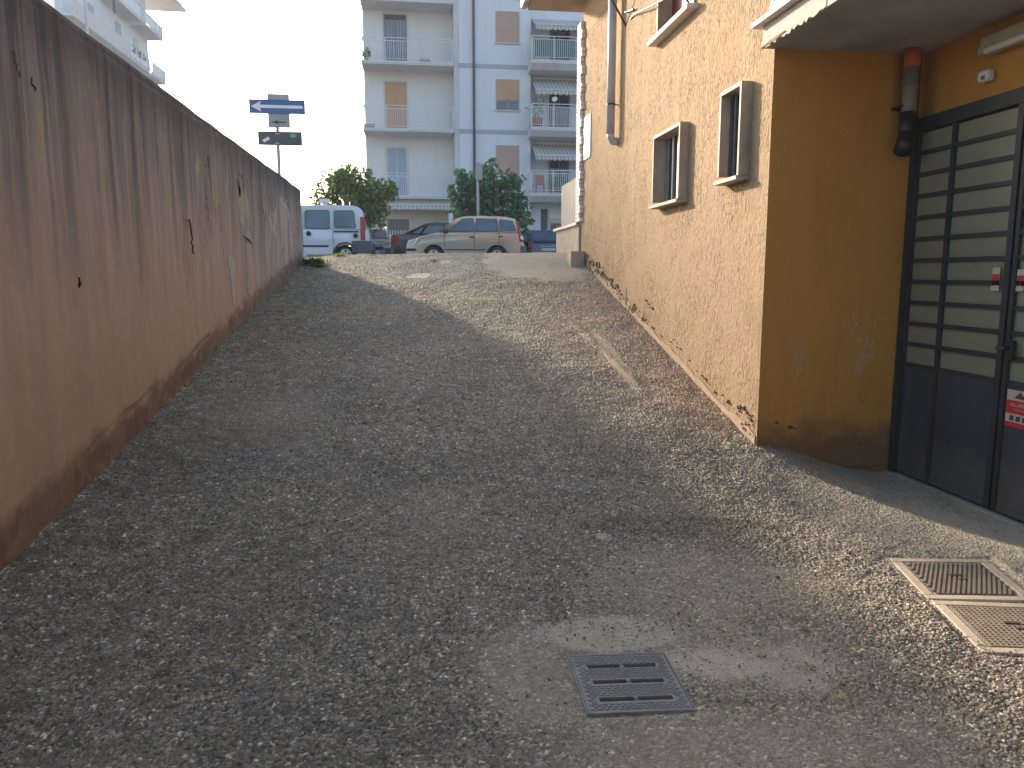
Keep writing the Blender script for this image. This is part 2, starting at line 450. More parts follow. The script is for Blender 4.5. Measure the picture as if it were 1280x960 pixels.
def np_mesh(name, V, F, m, smooth=True, parent=None):
    me = bpy.data.meshes.new(name); F = np.asarray(F, np.int32); V = np.asarray(V, np.float32)
    me.vertices.add(len(V)); me.vertices.foreach_set('co', V.ravel())
    k = F.shape[1]
    me.loops.add(F.size); me.loops.foreach_set('vertex_index', F.ravel())
    me.polygons.add(len(F)); me.polygons.foreach_set('loop_start', np.arange(0, F.size, k, dtype=np.int32))
    me.polygons.foreach_set('loop_total', np.full(len(F), k, np.int32))
    me.polygons.foreach_set('use_smooth', np.full(len(F), smooth))
    me.materials.append(MATS[m]); me.update(calc_edges=True)
    o = bpy.data.objects.new(name, me); C.objects.link(o)
    if parent is not None: o.parent = parent
    return o

# ---------------------------------------------------------------- the ramp
XL, XR, XG = -1.86, 2.511, 3.62         # left wall, house street wall, garage wall
YC = 5.35                                # house corner
STREET = 1.78
def smin(a, b, k):
    h = np.clip(.5 + .5 * (b - a) / k, 0, 1); return b * (1 - h) + a * h - k * h * (1 - h)
def smax(a, b, k): return -smin(-a, -b, k)
def gz(x, y):
    x = np.asarray(x, float); y = np.asarray(y, float)
    L = -.375 + .155 * y; L = smax(L, -.12 + 0 * y, .35)
    Rr = -1.04 + .235 * y; Rr = smax(Rr, -.06 + .004 * y, .22)
    t = np.clip((x - XL) / (XR - XL), 0, 1)
    z = L * (1 - t) + Rr * t
    f = sstep(0, 1, (x - XR) / 1.0)      # falls away to the level garage threshold
    z = np.where(x > XR, Rr * (1 - f) + (-.005) * f, z)
    ycr = 13.7 + .0 * x
    z = smin(z, 1.845 - .004 * (y - ycr), .16)
    z = np.where(y > 14.2, np.maximum(1.843 - (y - 14.2) * .03, STREET), z)
    return z
GR = (.763, 2.605); CV1 = (2.72, 3.42); CV2 = (2.60, 2.90)
def lie(r, rz):
    """lay a cover flush with the slope of the ramp"""
    x, y = r.location.x, r.location.y; e = .15
    n = Vector((-(gzf(x + e, y) - gzf(x - e, y)) / (2 * e), -(gzf(x, y + e) - gzf(x, y - e)) / (2 * e), 1)).normalized()
    q = Vector((0, 0, 1)).rotation_difference(n) @ Matrix.Rotation(rz, 3, 'Z').to_quaternion()
    r.rotation_euler = q.to_euler()
def gzf(x, y): return float(gz(np.array([x]), np.array([y]))[0])

def build_ramp():
    xs = np.arange(-1.90, 3.68, .0056)
    ys = [1.7]
    while ys[-1] < 14.6: ys.append(ys[-1] + max(.0048, ys[-1] * .0019))
    ys = np.array(ys); X, Y = np.meshgrid(xs, ys)
    # --- masks
    wob = fbm(X * 1.7, Y * 1.7, 5, 4) - .5
    wob2 = fbm(X * 7, Y * 7, 9, 3) - .5
    def blob(cx, cy, rx, ry, soft=.35, w=.9):
        d = np.sqrt(((X - cx) / rx) ** 2 + ((Y - cy) / ry) ** 2) + wob * w + wob2 * .35
        return 1 - sstep(1 - soft, 1 + soft, d)
    dust_and_sun = np.zeros_like(X)
    dust_and_sun = np.maximum(dust_and_sun, .95 * blob(1.95, 12.1, .85, 1.7, .12, .35))       # smooth patch beside the crest
    dust_and_sun = np.maximum(dust_and_sun, .55 * blob(1.1, 2.2, .75, .38, .5, 1.2))
    dust_and_sun = np.maximum(dust_and_sun, .6 * blob(.42, 2.62, .2, .32, .6, 1.2))
    dust_and_sun = np.maximum(dust_and_sun, .45 * blob(1.35, 3.35, .6, .4, .5))
    dust_and_sun = np.maximum(dust_and_sun, .55 * blob(1.3, 2.75, .45, .35, .5))
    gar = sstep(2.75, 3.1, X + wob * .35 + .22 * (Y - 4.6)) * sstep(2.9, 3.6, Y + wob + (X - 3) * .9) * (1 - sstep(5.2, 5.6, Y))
    dust_and_sun = np.maximum(dust_and_sun, (.5 + .4 * sstep(.35, .6, fbm(X * 5, Y * 5, 95, 4))) * gar)
    dust_and_sun = np.maximum(dust_and_sun, .7 * blob(1.9, 7.3, .07, .9, .3, .3) )
    dust_and_sun = np.maximum(dust_and_sun, .35 * sstep(.55, .75, fbm(X * .9, Y * .5, 31, 4)))
    dust_and_sun = np.maximum(dust_and_sun, .50 * sstep(2.0, 2.9, X + wob) * sstep(2.6, 3.6, Y + .4 * wob) * (1 - sstep(5.0, 5.5, Y)))  # tan brightening of the sunlit ground by the garage, painted into the mask
    cem = np.maximum.reduce([blob(.80, 2.97, .27, .12, .25, 1.3), blob(1.17, 2.70, .25, .12, .35, 1.6), blob(.42, 12.2, .12, .12, .2, .5), blob(1.0, 3.95, .05, .05, .2), blob(.05, 11.3, .15, .2, .2)])
    cem = np.maximum(cem, .5 * blob(1.45, 2.62, .16, .2, .3))
    moss = np.clip(1.35 - (X - XL) / .85 + wob * 1.6, 0, 1) * (.55 + .45 * sstep(.4, .6, fbm(X, Y, 77, 3)))
    moss = np.maximum(moss, .6 * blob(-.95, 3.4, .45, .7, .5)); moss = np.maximum(moss, .45 * blob(-.3, 2.3, .5, .25, .5)); moss = np.maximum(moss, .6 * blob(1.95, 3.25, .1, .1))
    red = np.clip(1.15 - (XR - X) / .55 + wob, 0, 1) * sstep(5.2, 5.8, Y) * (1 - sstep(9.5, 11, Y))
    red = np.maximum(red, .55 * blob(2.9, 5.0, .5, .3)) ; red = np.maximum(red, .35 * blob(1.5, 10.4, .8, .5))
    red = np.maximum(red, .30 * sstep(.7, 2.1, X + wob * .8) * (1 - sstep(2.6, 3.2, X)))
    stain = blob(1.55, 4.1, .75, .13, .4, .6)
    h1, i1 = pebbles(X, Y, .0155, .55, 3)
    h2, i2 = pebbles(X + 5, Y, .0098, .85, 13)
    rough = 1 - .93 * np.clip(dust_and_sun * 1.1, 0, 1); rough *= 1 - .8 * cem
    b = h1 * .0155 * .56
    s = h2 * .0098 * .56
    def bed(c, hx, hy, rz, soft):
        dx = (X - c[0]) * math.cos(rz) + (Y - c[1]) * math.sin(rz); dy = -(X - c[0]) * math.sin(rz) + (Y - c[1]) * math.cos(rz)
        return 1 - sstep(0, soft, np.maximum(np.abs(dx) - hx, np.abs(dy) - hy))
    beds = np.maximum.reduce([bed(GR, .20, .19, R(1.5), .05), bed(CV1, .27, .27, R(-14), .03), bed(CV2, .27, .27, R(-14), .03)])
    rough *= 1 - beds
    hh = np.maximum(b, s) * rough
    idv = np.where(b > s, i1, i2); sh = np.clip(hh / .0026, 0, 1)
    Z = gz(X, Y) + hh - .006 * beds + (fbm(X * 2.3, Y * 2.3, 41, 3) - .5) * .03 * (1 - beds) + (fbm(X * 14, Y * 14, 47, 3) - .5) * .010 * rough
    # wheel-worn dip and the ridge along the middle right
    Z += .012 * np.exp(-((X - 1.9 + .1 * (Y - 7)) / .05) ** 2) * sstep(6.2, 6.6, Y) * (1 - sstep(8.2, 8.8, Y))
    Z -= .075 * bed(GR, .172, .166, R(-1.0), .012)
    idv = np.where(stain > .4, idv * .35, idv)
    ny, nx = X.shape
    V = np.stack([X, Y, Z], -1).reshape(-1, 3)
    idx = np.arange(ny * nx).reshape(ny, nx)
    F = np.stack([idx[:-1, :-1], idx[:-1, 1:], idx[1:, 1:], idx[1:, :-1]], -1).reshape(-1, 4)
    o = np_mesh('ramp', V, F, 'ground')
    for nm, arr in (('mask', (dust_and_sun, moss, red)), ('stone', (sh, idv, cem))):
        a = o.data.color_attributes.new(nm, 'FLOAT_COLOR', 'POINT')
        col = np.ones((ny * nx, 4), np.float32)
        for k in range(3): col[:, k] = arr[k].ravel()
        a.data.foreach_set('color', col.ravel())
    tag(o, kind='structure')
    return dust_and_sun
build_ramp()

# wide ground sheet reaching the horizon, under and beyond the ramp
def far_ground():
    m = MB()
    z = STREET
    m.face([(-400, 14.55, z), (400, 14.55, z), (400, 900, z), (-400, 900, z)])
    m.build('street', 'asphalt'); tag(bpy.data.objects['street'], kind='structure')
    m = MB(); m.face([(-400, -300, -.62), (400, -300, -.62), (400, 14.6, -.62), (-400, 14.6, -.62)])
    tag(m.build('ground', 'concrete'), kind='structure')
    # yard behind the boundary wall stands at street height; ground behind the house too
    m = MB(); m.box(-60, XL - .26, -20, 14.6, -.6, STREET - .02); m.box(XG + .7, 60, -20, 14.6, -.6, STREET - .02)
    m.box(XR + .3, XG + .7, YC + .4, 14.6, -.6, STREET - .02)
    tag(m.build('terrain', 'concrete'), kind='structure')
    # near apron of the yard behind the camera
    m = MB(); n = 24
    for i in range(n):
        for j in range(6):
            xs = [XL + (XG - XL) * (i + a) / n for a in (0, 1, 1, 0)]; ys = [-6 + 7.72 * (j + a) / 6 for a in (0, 0, 1, 1)]
            m.face([(x, y, gzf(x, max(y, 1.0)) - .012) for x, y in zip(xs, ys)])
    tag(m.build('driveway', 'concrete'), kind='structure')
    # raised pavement in front of the flats
    m = MB(); m.box(-40, 60, 30.4, 37.0, STREET - .2, STREET + .12); tag(m.build('pavement', 'slab_concrete', bevel=.02), kind='structure')
far_ground()

def stones():
    t = (1 + 5 ** .5) / 2
    iv = np.array([(-1, t, 0), (1, t, 0), (-1, -t, 0), (1, -t, 0), (0, -1, t), (0, 1, t), (0, -1, -t), (0, 1, -t), (t, 0, -1), (t, 0, 1), (-t, 0, -1), (-t, 0, 1)]) / 1.9
    fc = np.array([(0, 11, 5), (0, 5, 1), (0, 1, 7), (0, 7, 10), (0, 10, 11), (1, 5, 9), (5, 11, 4), (11, 10, 2), (10, 7, 6), (7, 1, 8), (3, 9, 4), (3, 4, 2), (3, 2, 6), (3, 6, 8), (3, 8, 9), (4, 9, 5), (2, 4, 11), (6, 2, 10), (8, 6, 7), (9, 8, 1)])
    N = 46000
    y = 1.9 * np.exp(rng.random(N) * math.log(13.9 / 1.9)); x = XL + .02 + rng.random(N) * (XG - XL - .05)
    keep = (x < XR - .02) | (y < YC - .05)
    keep &= ~((np.abs(x - GR[0]) < .22) & (np.abs(y - GR[1]) < .21)) & ~((x > 2.33) & (x < 3.2) & (y > 2.75) & (y < 3.7))
    dens = fbm(x * 2.2, y * 2.2, 91, 3)
    keep &= rng.random(N) < np.clip((dens - .3) * 3.2, .12, 1) * np.where((x > 2.7) & (y > 3.6), .45, 1) * (1 + 2.5 * np.exp(-(x - XL) / .12) + 2.5 * np.exp(-np.abs(XR - x) / .1)) * np.where((x > 1.1) & (y > 10.8), .12, 1) * np.where((np.abs(x - 1.0) < .7) & (y < 2.5), .3, 1)
    x = x[keep]; y = y[keep]; N = len(x)
    r = .0028 + .0050 * rng.random(N) ** 2.4 + np.where(rng.random(N) < .03, .005, 0)
    z = gz(x, y) + .006 + r * .1
    a = rng.random(N) * 2 * PI; e = .6 + .5 * rng.random(N); hgt = .45 + .3 * rng.random(N)
    J = 1 + (rng.random((N, 12, 1)) - .5) * .4
    P = iv[None] * J * r[:, None, None]
    P[:, :, 1] *= e[:, None]; P[:, :, 2] *= hgt[:, None]
    px = P[:, :, 0] * np.cos(a)[:, None] - P[:, :, 1] * np.sin(a)[:, None]; py = P[:, :, 0] * np.sin(a)[:, None] + P[:, :, 1] * np.cos(a)[:, None]
    V = np.stack([px + x[:, None], py + y[:, None], P[:, :, 2] + z[:, None]], -1).reshape(-1, 3)
    F = (fc[None] + (np.arange(N) * 12)[:, None, None]).reshape(-1, 3)
    tag(np_mesh('gravel', V, F, 'loose_stone', False), 'loose pale and grey pebbles strewn over the ramp', 'gravel', None, 'stuff')
stones()

# ---------------------------------------------------------------- left boundary wall
def jag(pts, amp, n=6, closed=True):
    out = []
    k = len(pts)
    for i in range(k if closed else k - 1):
        a = pts[i]; b = pts[(i + 1) % k]
        for j in range(n):
            t = j / n; q = 0 if j == 0 else amp
            out.append((a[0] + (b[0] - a[0]) * t + random.uniform(-q, q), a[1] + (b[1] - a[1]) * t + random.uniform(-q, q)))
    if not closed: out.append(pts[-1])
    return out
def crack_outline(pts, w, n=5, amp=.012):
    """a jagged sliver following pts (y,z), thick in the middle"""
    c = jag(pts, amp, n, False); k = len(c); L_ = []; R_ = []
    for i, (y, z) in enumerate(c):
        a = c[max(i - 1, 0)]; b = c[min(i + 1, k - 1)]
        dy, dz = b[0] - a[0], b[1] - a[1]; q = math.hypot(dy, dz) or 1
        ww = w * (math.sin(PI * (i + .4) / (k + .2)) ** .7) * random.uniform(.35, 1.25)
        L_.append((y - dz / q * ww, z + dy / q * ww)); R_.append((y + dz / q * ww, z - dy / q * ww))
    return L_ + R_[::-1]
def chips(path, n, size, spread, seed=0):
    """small angular flakes strewn along path (y,z)"""
    g = random.Random(seed); out = []
    for k in range(n):
        t = g.random() * (len(path) - 1); i = int(t); f = t - i
        y = path[i][0] * (1 - f) + path[i + 1][0] * f + g.gauss(0, spread); z = path[i][1] * (1 - f) + path[i + 1][1] * f + g.gauss(0, spread)
        q = size * g.uniform(.25, 1.0) ** 1.3; m_ = g.randint(5, 8); a0 = g.uniform(0, 6.28)
        st_ = g.uniform(.35, .8)
        sl_ = math.atan2(path[i + 1][1] - path[i][1], path[i + 1][0] - path[i][0]) + g.gauss(0, .3)
        pt = []
        for a in range(m_):
            an = a0 + a * 2 * PI / m_; r_ = q * g.uniform(.4, 1.1); u, w = r_ * math.cos(an), r_ * st_ * math.sin(an)
            pt.append((y + u * math.cos(sl_) - w * math.sin(sl_), z + u * math.sin(sl_) + w * math.cos(sl_)))
        out.append(pt)
    return out
def build_leftwall():
    r = root('boundary_wall', (XL - .13, 4, -.3), 'long weathered ochre rendered wall beside the ramp, streaked black from its top', 'wall')
    m = MB(); n = 60; m2 = []
    ys = np.linspace(-6, 13.42, 80)
    prof = [(XL, -.6), (XL, 2.855), (XL - .012, 2.885), (XL - .04, 2.90), (XL - .22, 2.905), (XL - .25, 2.88), (XL - .25, -.6)]
    V = []; F = []
    for i, y in enumerate(ys):
        for (x, z) in prof:
            jx = (vnoise(np.array([y * 3]), np.array([z * 3]), 3)[0] - .5) * .012 if z > 0 else 0
            jz = (fbm(np.array([y * 2.2]), np.array([x * 9]), 8, 3)[0] - .5) * .022 if z > 2 else 0
            V.append((x + jx, y, z + jz))
    k = len(prof)
    for i in range(len(ys) - 1):
        for j in range(k - 1): F.append((i * k + j, i * k + j + 1, (i + 1) * k + j + 1, (i + 1) * k + j))
    # rounded far end
    base = len(V) - k
    for s_, (dy, dzc) in enumerate(((.03, -.03), (.05, -.09))):
        for (x, z) in prof:
            cx = XL - .125
            V.append((cx + (x - cx) * (.9 - .25 * s_), 13.42 + dy, z + (dzc if z > 2 else 0)))
    for s_ in range(2):
        a = base + s_ * k; b = a + k
        for j in range(k - 1): F.append((a + j, a + j + 1, b + j + 1, b + j))
    e = base + 2 * k; m.v = V; m.f = F + [tuple(e + j for j in range(k))] + [tuple(j for j in reversed(range(k)))]; m.mi = [0] * len(m.f)
    m.build('wall_face', 'leftwall', r, smooth=False)
    # the render skin itself: trowel waves, and places where it has blown and dropped off
    ys = np.arange(1.2, 13.40, .0125); zs = np.arange(-.12, 2.848, .0135)
    Y, Z = np.meshgrid(ys, zs)
    wy = fbm(Y * 3, Z * 3, 201, 3) - .5; wz = fbm(Y * 3, Z * 3, 207, 3) - .5
    f = fbm((Y + wy * .25) * 3.6, (Z + wz * .3) * 1.25, 211, 5)
    gnd = gz(np.full(ys.shape, XL + .02), ys)[None, :]
    up = Z - gnd; dn = 2.9 - Z
    w = sstep(6.3, 8.2, Y) * sstep(.25, .6, dn) * sstep(.12, .45, up)
    for (cy, cz, ry, rz) in ((6.85, 1.65, .28, .55), (7.5, 1.5, .3, .3), (8.2, 1.45, .3, .45)):
        w = np.maximum(w, 1.0 * (1 - sstep(.6, 1.2, np.hypot((Y - cy) / ry, (Z - cz) / rz))))
    th = .635 - .12 * w
    peel = sstep(th - .004, th + .004, f) * sstep(.02, .2, w)
    rim = np.exp(-((f - th) / .010) ** 2) * sstep(.02, .2, w) * sstep(.3, .55, vnoise(Y * 6, Z * 6, 221))
    pale = peel * sstep(.36, .50, fbm(Y * 2.1, Z * 1.1, 231, 3))
    g = fbm(Y * 14, Z * 14, 241, 4)
    foot = (1 - sstep(.03, .16, up - .10 * fbm(Y * 4, Z * 2, 251, 4)))
    fl = foot * sstep(.48, .56, fbm(Y * 9, Z * 9, 261, 4))
    # a fault line in the skin along the foot
    ln = up - (.14 + .10 * fbm(Y * 1.6, Y * 0 + 3, 271, 4))
    fault = np.exp(-(ln / .012) ** 2) * sstep(.40, .52, fbm(Y * 2.4, Z * 2.4, 281, 3)) * sstep(3.6, 4.0, Y)
    Xp = XL + .006 + (g - .5) * .006 + (fbm(Y * 1.3, Z * 1.3, 291, 3) - .5) * .022 - peel * .006 - rim * .006 - fault * .012 - fl * .006
    e = 1 - sstep(2.80, 2.84, Z); Xp = XL - .004 + (Xp - XL + .004) * e * (1 - sstep(13.30, 13.38, Y)) + .001
    ny, nx = Y.shape; V = np.stack([Xp, Y, Z], -1).reshape(-1, 3) - np.array(wloc(r)); idx = np.arange(ny * nx).reshape(ny, nx)
    F = np.stack([idx[:-1, :-1], idx[:-1, 1:], idx[1:, 1:], idx[1:, :-1]], -1).reshape(-1, 4)
    o = np_mesh('render_skin', V, F, 'leftwall', True, r)
    a = o.data.color_attributes.new('mask', 'FLOAT_COLOR', 'POINT'); col = np.ones((ny * nx, 4), np.float32)
    for k, arr in enumerate((peel * .9, np.clip(rim + fault + fl * .6, 0, 1), pale)): col[:, k] = arr.ravel()
    a.data.foreach_set('color', col.ravel())
    # lifted skin, scuffs and cracks: thin scabs 1-3 mm thick on the face
    def scab(name, outs, mt, t=.002):
        m = MB()
        for o in outs: m.prism([(XL - .004, y, z) for y, z in o], (.004 + t + .013, 0, 0))
        m.build(name, mt, r)
    scab('bare_patch', [jag(q, .02, 6) for q in PALE], 'pale_chip', .001)
    dark = [crack_outline(p, w * .38, 10, .02) for p, w in CRACKS]
    scab('crack', dark, 'crack_dark', .0015)
PALE = [  # (y, z) outlines
    [(8.05, 1.66), (8.22, 1.70), (8.36, 1.58), (8.30, 1.35), (8.22, 1.05), (8.14, 1.35)],
    [(8.64, 2.5), (8.68, 2.3), (8.71, 2.02), (8.74, 2.3), (8.84, 2.5), (8.77, 2.34), (8.71, 2.32)],
    [(8.9, 1.50), (8.94, 1.26), (9.1, 1.25), (9.09, 1.28), (8.96, 1.30)], [(8.85, 1.93), (9.3, 1.85), (9.32, 1.83), (8.87, 1.90)]]
CRACKS = [
    ([(6.80, 1.95), (6.82, 1.85), (6.85, 1.66)], .004), ([(4.02, 2.53), (4.08, 2.43)], .006), ([(4.2, 2.44), (4.24, 2.41)], .006), ([(4.55, 1.48), (4.57, 1.43)], .006)]
build_leftwall()

# ---------------------------------------------------------------- the house on the right
HOUSE = root('rendered_house', (XR + 1.5, 6, 0), 'tan house with scratched render beside the ramp, garage recess at its near corner', 'house')
def wall_with_holes(y0, y1, z0, z1, holes, x, thick, name, mt):
    """street wall in the plane x, face towards -x, cut round the window holes"""
    ys = sorted({y0, y1, *[h[0] for h in holes], *[h[1] for h in holes]}); zs = sorted({z0, z1, *[h[2] for h in holes], *[h[3] for h in holes]})
    m = MB()
    for i in range(len(ys) - 1):
        for j in range(len(zs) - 1):
            cy = (ys[i] + ys[i + 1]) / 2; cz = (zs[j] + zs[j + 1]) / 2
            if any(h[0] < cy < h[1] and h[2] < cz < h[3] for h in holes): continue
            m.face([(x, ys[i], zs[j]), (x, ys[i], zs[j + 1]), (x, ys[i + 1], zs[j + 1]), (x, ys[i + 1], zs[j])])
    for (a, b, c, d) in holes:
        X2 = x + thick
        m.face([(x, a, c), (x, b, c), (X2, b, c), (X2, a, c)]); m.face([(x, a, d), (X2, a, d), (X2, b, d), (x, b, d)])
        m.face([(x, a, c), (X2, a, c), (X2, a, d), (x, a, d)]); m.face([(x, b, c), (x, b, d), (X2, b, d), (X2, b, c)])
    return m.build(name, mt, HOUSE)
W1 = (7.03, 7.84, 2.19, 2.875); W2 = (5.69, 6.10, 2.235, 2.915); W3 = (6.96, 8.03, 3.86, 5.3)
def street_wall():
    holes = [W1, W2, W3]
    def axis(a, b, cuts, st):
        c = sorted({a, b, *[k for k in cuts if a < k < b]}); out = [a]
        for p, q in zip(c[:-1], c[1:]):
            n = max(1, round((q - p) / st)); out += list(p + (q - p) * np.arange(1, n + 1) / n)
        return np.array(out)
    ys = axis(YC, 11.62, [h[k] for h in holes for k in (0, 1)], .0066); zs = axis(-.1, 4.9, [h[k] for h in holes for k in (2, 3)], .0088)
    Yg, Zg = np.meshgrid(ys, zs)
    n1 = vnoise(Yg / .0108 + 3 * vnoise(Yg * 9, Zg * 9, 2), Zg / .027, 61); n2 = vnoise(Yg / .021, Zg / .048, 67); n3 = fbm(Yg * 5, Zg * 4, 71, 3)
    big = fbm(Yg * .9, Zg * .9, 73, 3)
    h = (sstep(.25, .6, n1) * .0026 + n2 * .0012) * (.62 + .5 * sstep(.3, .7, n3)) + (big - .5) * .008
    edge = np.ones_like(h)
    for (a, b, c, d) in holes:
        dd = np.maximum(np.maximum(a - Yg, Yg - b), np.maximum(c - Zg, Zg - d)); edge = np.minimum(edge, sstep(.0, .03, dd))
    edge *= sstep(0, .02, Yg - YC)
    Xg = XR - (h - .004) * edge
    V = np.stack([Xg, Yg, Zg], -1).reshape(-1, 3) - np.array(wloc(HOUSE))
    ny, nx = Yg.shape; idx = np.arange(ny * nx).reshape(ny, nx)
    cy = (Yg[:-1, :-1] + Yg[:-1, 1:]) / 2; cz = (Zg[:-1, :-1] + Zg[1:, :-1]) / 2
    keep = np.ones_like(cy, bool)
    for (a, b, c, d) in holes: keep &= ~((cy > a) & (cy < b) & (cz > c) & (cz < d))
    F = np.stack([idx[:-1, :-1], idx[1:, :-1], idx[1:, 1:], idx[:-1, 1:]], -1)[keep]
    np_mesh('street_wall', V, F, 'scratched_render', False, HOUSE)
street_wall()
wall_with_holes(YC, 11.62, 4.9, 5.6, [], XR, .30, 'upper_wall', 'scratched_render')
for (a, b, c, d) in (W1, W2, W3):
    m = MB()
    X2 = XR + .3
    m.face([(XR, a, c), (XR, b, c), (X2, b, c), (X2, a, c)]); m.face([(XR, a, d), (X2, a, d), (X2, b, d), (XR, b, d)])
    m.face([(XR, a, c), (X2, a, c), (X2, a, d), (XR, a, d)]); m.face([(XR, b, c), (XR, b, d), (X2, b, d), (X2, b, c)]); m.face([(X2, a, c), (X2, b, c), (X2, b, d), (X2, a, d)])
    m.build('window_reveal', 'hollow_dark', HOUSE)
m = MB()
m.face([(XR, YC, -.4), (XG + .3, YC, -.4), (XG + .3, YC, 3.06), (XR, YC, 3.06)])
m.build('recess_wall', 'smooth_render', HOUSE)
m = MB()   # garage wall round the door, and back of the block
m.face([(XG, YC, 2.60), (XG, 1.2, 2.60), (XG, 1.2, 3.06), (XG, YC, 3.06)])
m.face([(XG, 1.2, -.4), (XG, -6, -.4), (XG, -6, 3.06), (XG, 1.2, 3.06)])
m.build('garage_wall', 'smooth_render', HOUSE)
m = MB()   # upper storeys over the recess
m.face([(XR + .9, -6, 3.3), (XR + .9, YC, 3.3), (XR + .9, YC, 5.6), (XR + .9, -6, 5.6)])
m.face([(XR, YC, 3.3), (XR + .9, YC, 3.3), (XR + .9, YC, 5.6), (XR, YC, 5.6)])
m.box(XR + .92, 12, -6, 11.6, 3.3, 5.6); m.box(XR + .02, 12, 11.55, 11.62, -.4, 5.6)
m.build('upper_wall', 'scratched_render', HOUSE)
# eaves
m = MB(); m.box(XR - .76, 12.3, -6.3, 12.10, 5.42, 5.54); 
m.build('eaves', 'soffit', HOUSE)
m = MB(); m.box(XR - .86, XR - .765, -6.4, 12.14, 5.44, 5.62); m.build('gutter', 'zinc', HOUSE, bevel=.02)
m = MB(); m.prism([(XR - .86, -6.4, 5.64), (5.5, -6.4, 6.8), (12.4, -6.4, 5.64)], (0, 18.5, 0)); m.build('roof', 'terracotta', HOUSE)
# toothed white brick edge at the far corner
m = MB()
z = 2.28; i = 0
while z < 5.12:
    w = .09 if i % 2 else .16
    w += random.uniform(-.012, .012)
    m.cur = 0; m.box(XR - .055, XR + .005, 11.66 - w, 11.80, z, z + .052)
    m.cur = 1; m.box(XR - .045, XR + .004, 11.67 - w, 11.79, z + .0525, z + .0615)
    z += .062; i += 1
    if i % 3 == 0 : i += 1
m.build('brick_edge', ['brick_white', 'brick_red'], HOUSE)
m = MB(); m.box(XR - .014, XR + .01, 11.05, 11.48, 3.15, 3.75); m.build('bare_patch', 'white_paint', HOUSE)
# broken plaster along the foot of the street wall
m = MB()
for k_, (ya, yb, dz, n_, q) in enumerate(((11.2, 10.6, .12, 26, .05), (10.6, 9.9, .14, 30, .055), (9.9, 9.2, .10, 26, .045), (9.2, 8.5, .10, 22, .04), (8.2, 7.95, .30, 12, .022), (8.5, 7.6, .10, 12, .022), (7.5, 6.9, .17, 7, .018), (6.9, 6.2, .12, 6, .016), (6.2, 5.7, .10, 8, .018), (5.72, 5.42, .17, 22, .022), (5.6, 5.4, .06, 14, .022))):
    for o in chips([(ya, gzf(XR - .02, ya) + dz), (yb, gzf(XR - .02, yb) + dz)], n_, q, q * .9, 80 + k_):
        m.prism([(XR + .008, a, b) for a, b in o], (-.0215, 0, 0))
for (y0, z0, z1) in ((9.05, 1.32, 1.02), (8.32, 1.08, .9)):
    o = crack_outline([(y0, z0), (y0 - .05, (z0 + z1) / 2), (y0 + .02, z1)], .012, 5, .01)
    m.prism([(XR + .004, a, b) for a, b in o], (-.007, 0, 0))
m.build('crack', 'crack_dark', HOUSE)
m = MB()
ptsb = []
for k in range(60):
    y = YC + .02 + k * (11.2 - YC) / 59
    h = .03 + .10 * fbm(np.array([y * 3]), np.array([1.]), 5, 4)[0] * (1.6 if y > 8.5 else .8)
    ptsb.append((y, gzf(XR - .03, y) + h))
low = [(y, gzf(XR - .03, y) - .1) for y, _ in ptsb]
for k in range(59):
    m.prism([(XR + .002, *low[k]), (XR + .002, *low[k + 1]), (XR + .002, *ptsb[k + 1]), (XR + .002, *ptsb[k])], (-.010, 0, 0))
m.build('plinth_skim', 'plinth_tan', HOUSE)
# crack marks and pale scrapes in the recess
m = MB()
for (x, z, w, h) in ((2.80, .96, .035, .10), (2.83, .80, .045, .05), (3.23, 1.06, .05, .10), (3.32, .92, .06, .09), (3.36, 1.0, .04, .14), (3.28, .80, .03, .06)):
    for k in range(12):
        a = x + random.uniform(-w, w); b = z + random.uniform(-h, h); q = random.uniform(.004, .010); l = random.uniform(.015, .05)
        m.prism([(a, YC + .002, b), (a + q, YC + .002, b + .003), (a + q * .8, YC + .002, b + l), (a - q * .3, YC + .002, b + l * .8)], (0, -.0035, 0))
m.build('scuffed_paint', 'plaster_chip', HOUSE)
m = MB()
for (x, z, q) in ((2.66, .40, .02), (2.77, .36, .03), (2.81, .35, .014), (3.30, .58, .008), (3.33, .55, .013), (3.35, .21, .02), (3.4, .18, .014), (3.17, 1.05, .007), (2.72, .55, .006)):
    o = [(x + q * math.cos(t) * random.uniform(.5, 1.2), z + q * .6 * math.sin(t) * random.uniform(.5, 1.2)) for t in np.linspace(0, 2 * PI, 9)[:-1]]
    m.prism([(a, YC + .002, b) for a, b in o], (0, -.004, 0))
o = crack_outline([(2.53, .22), (2.7, .12), (2.95, .065), (3.3, .045), (3.6, .02)], .012, 10, .012)
m.prism([(a, YC + .002, b) for a, b in o], (0, -.005, 0))
m.build('crack', 'crack_dark', HOUSE)

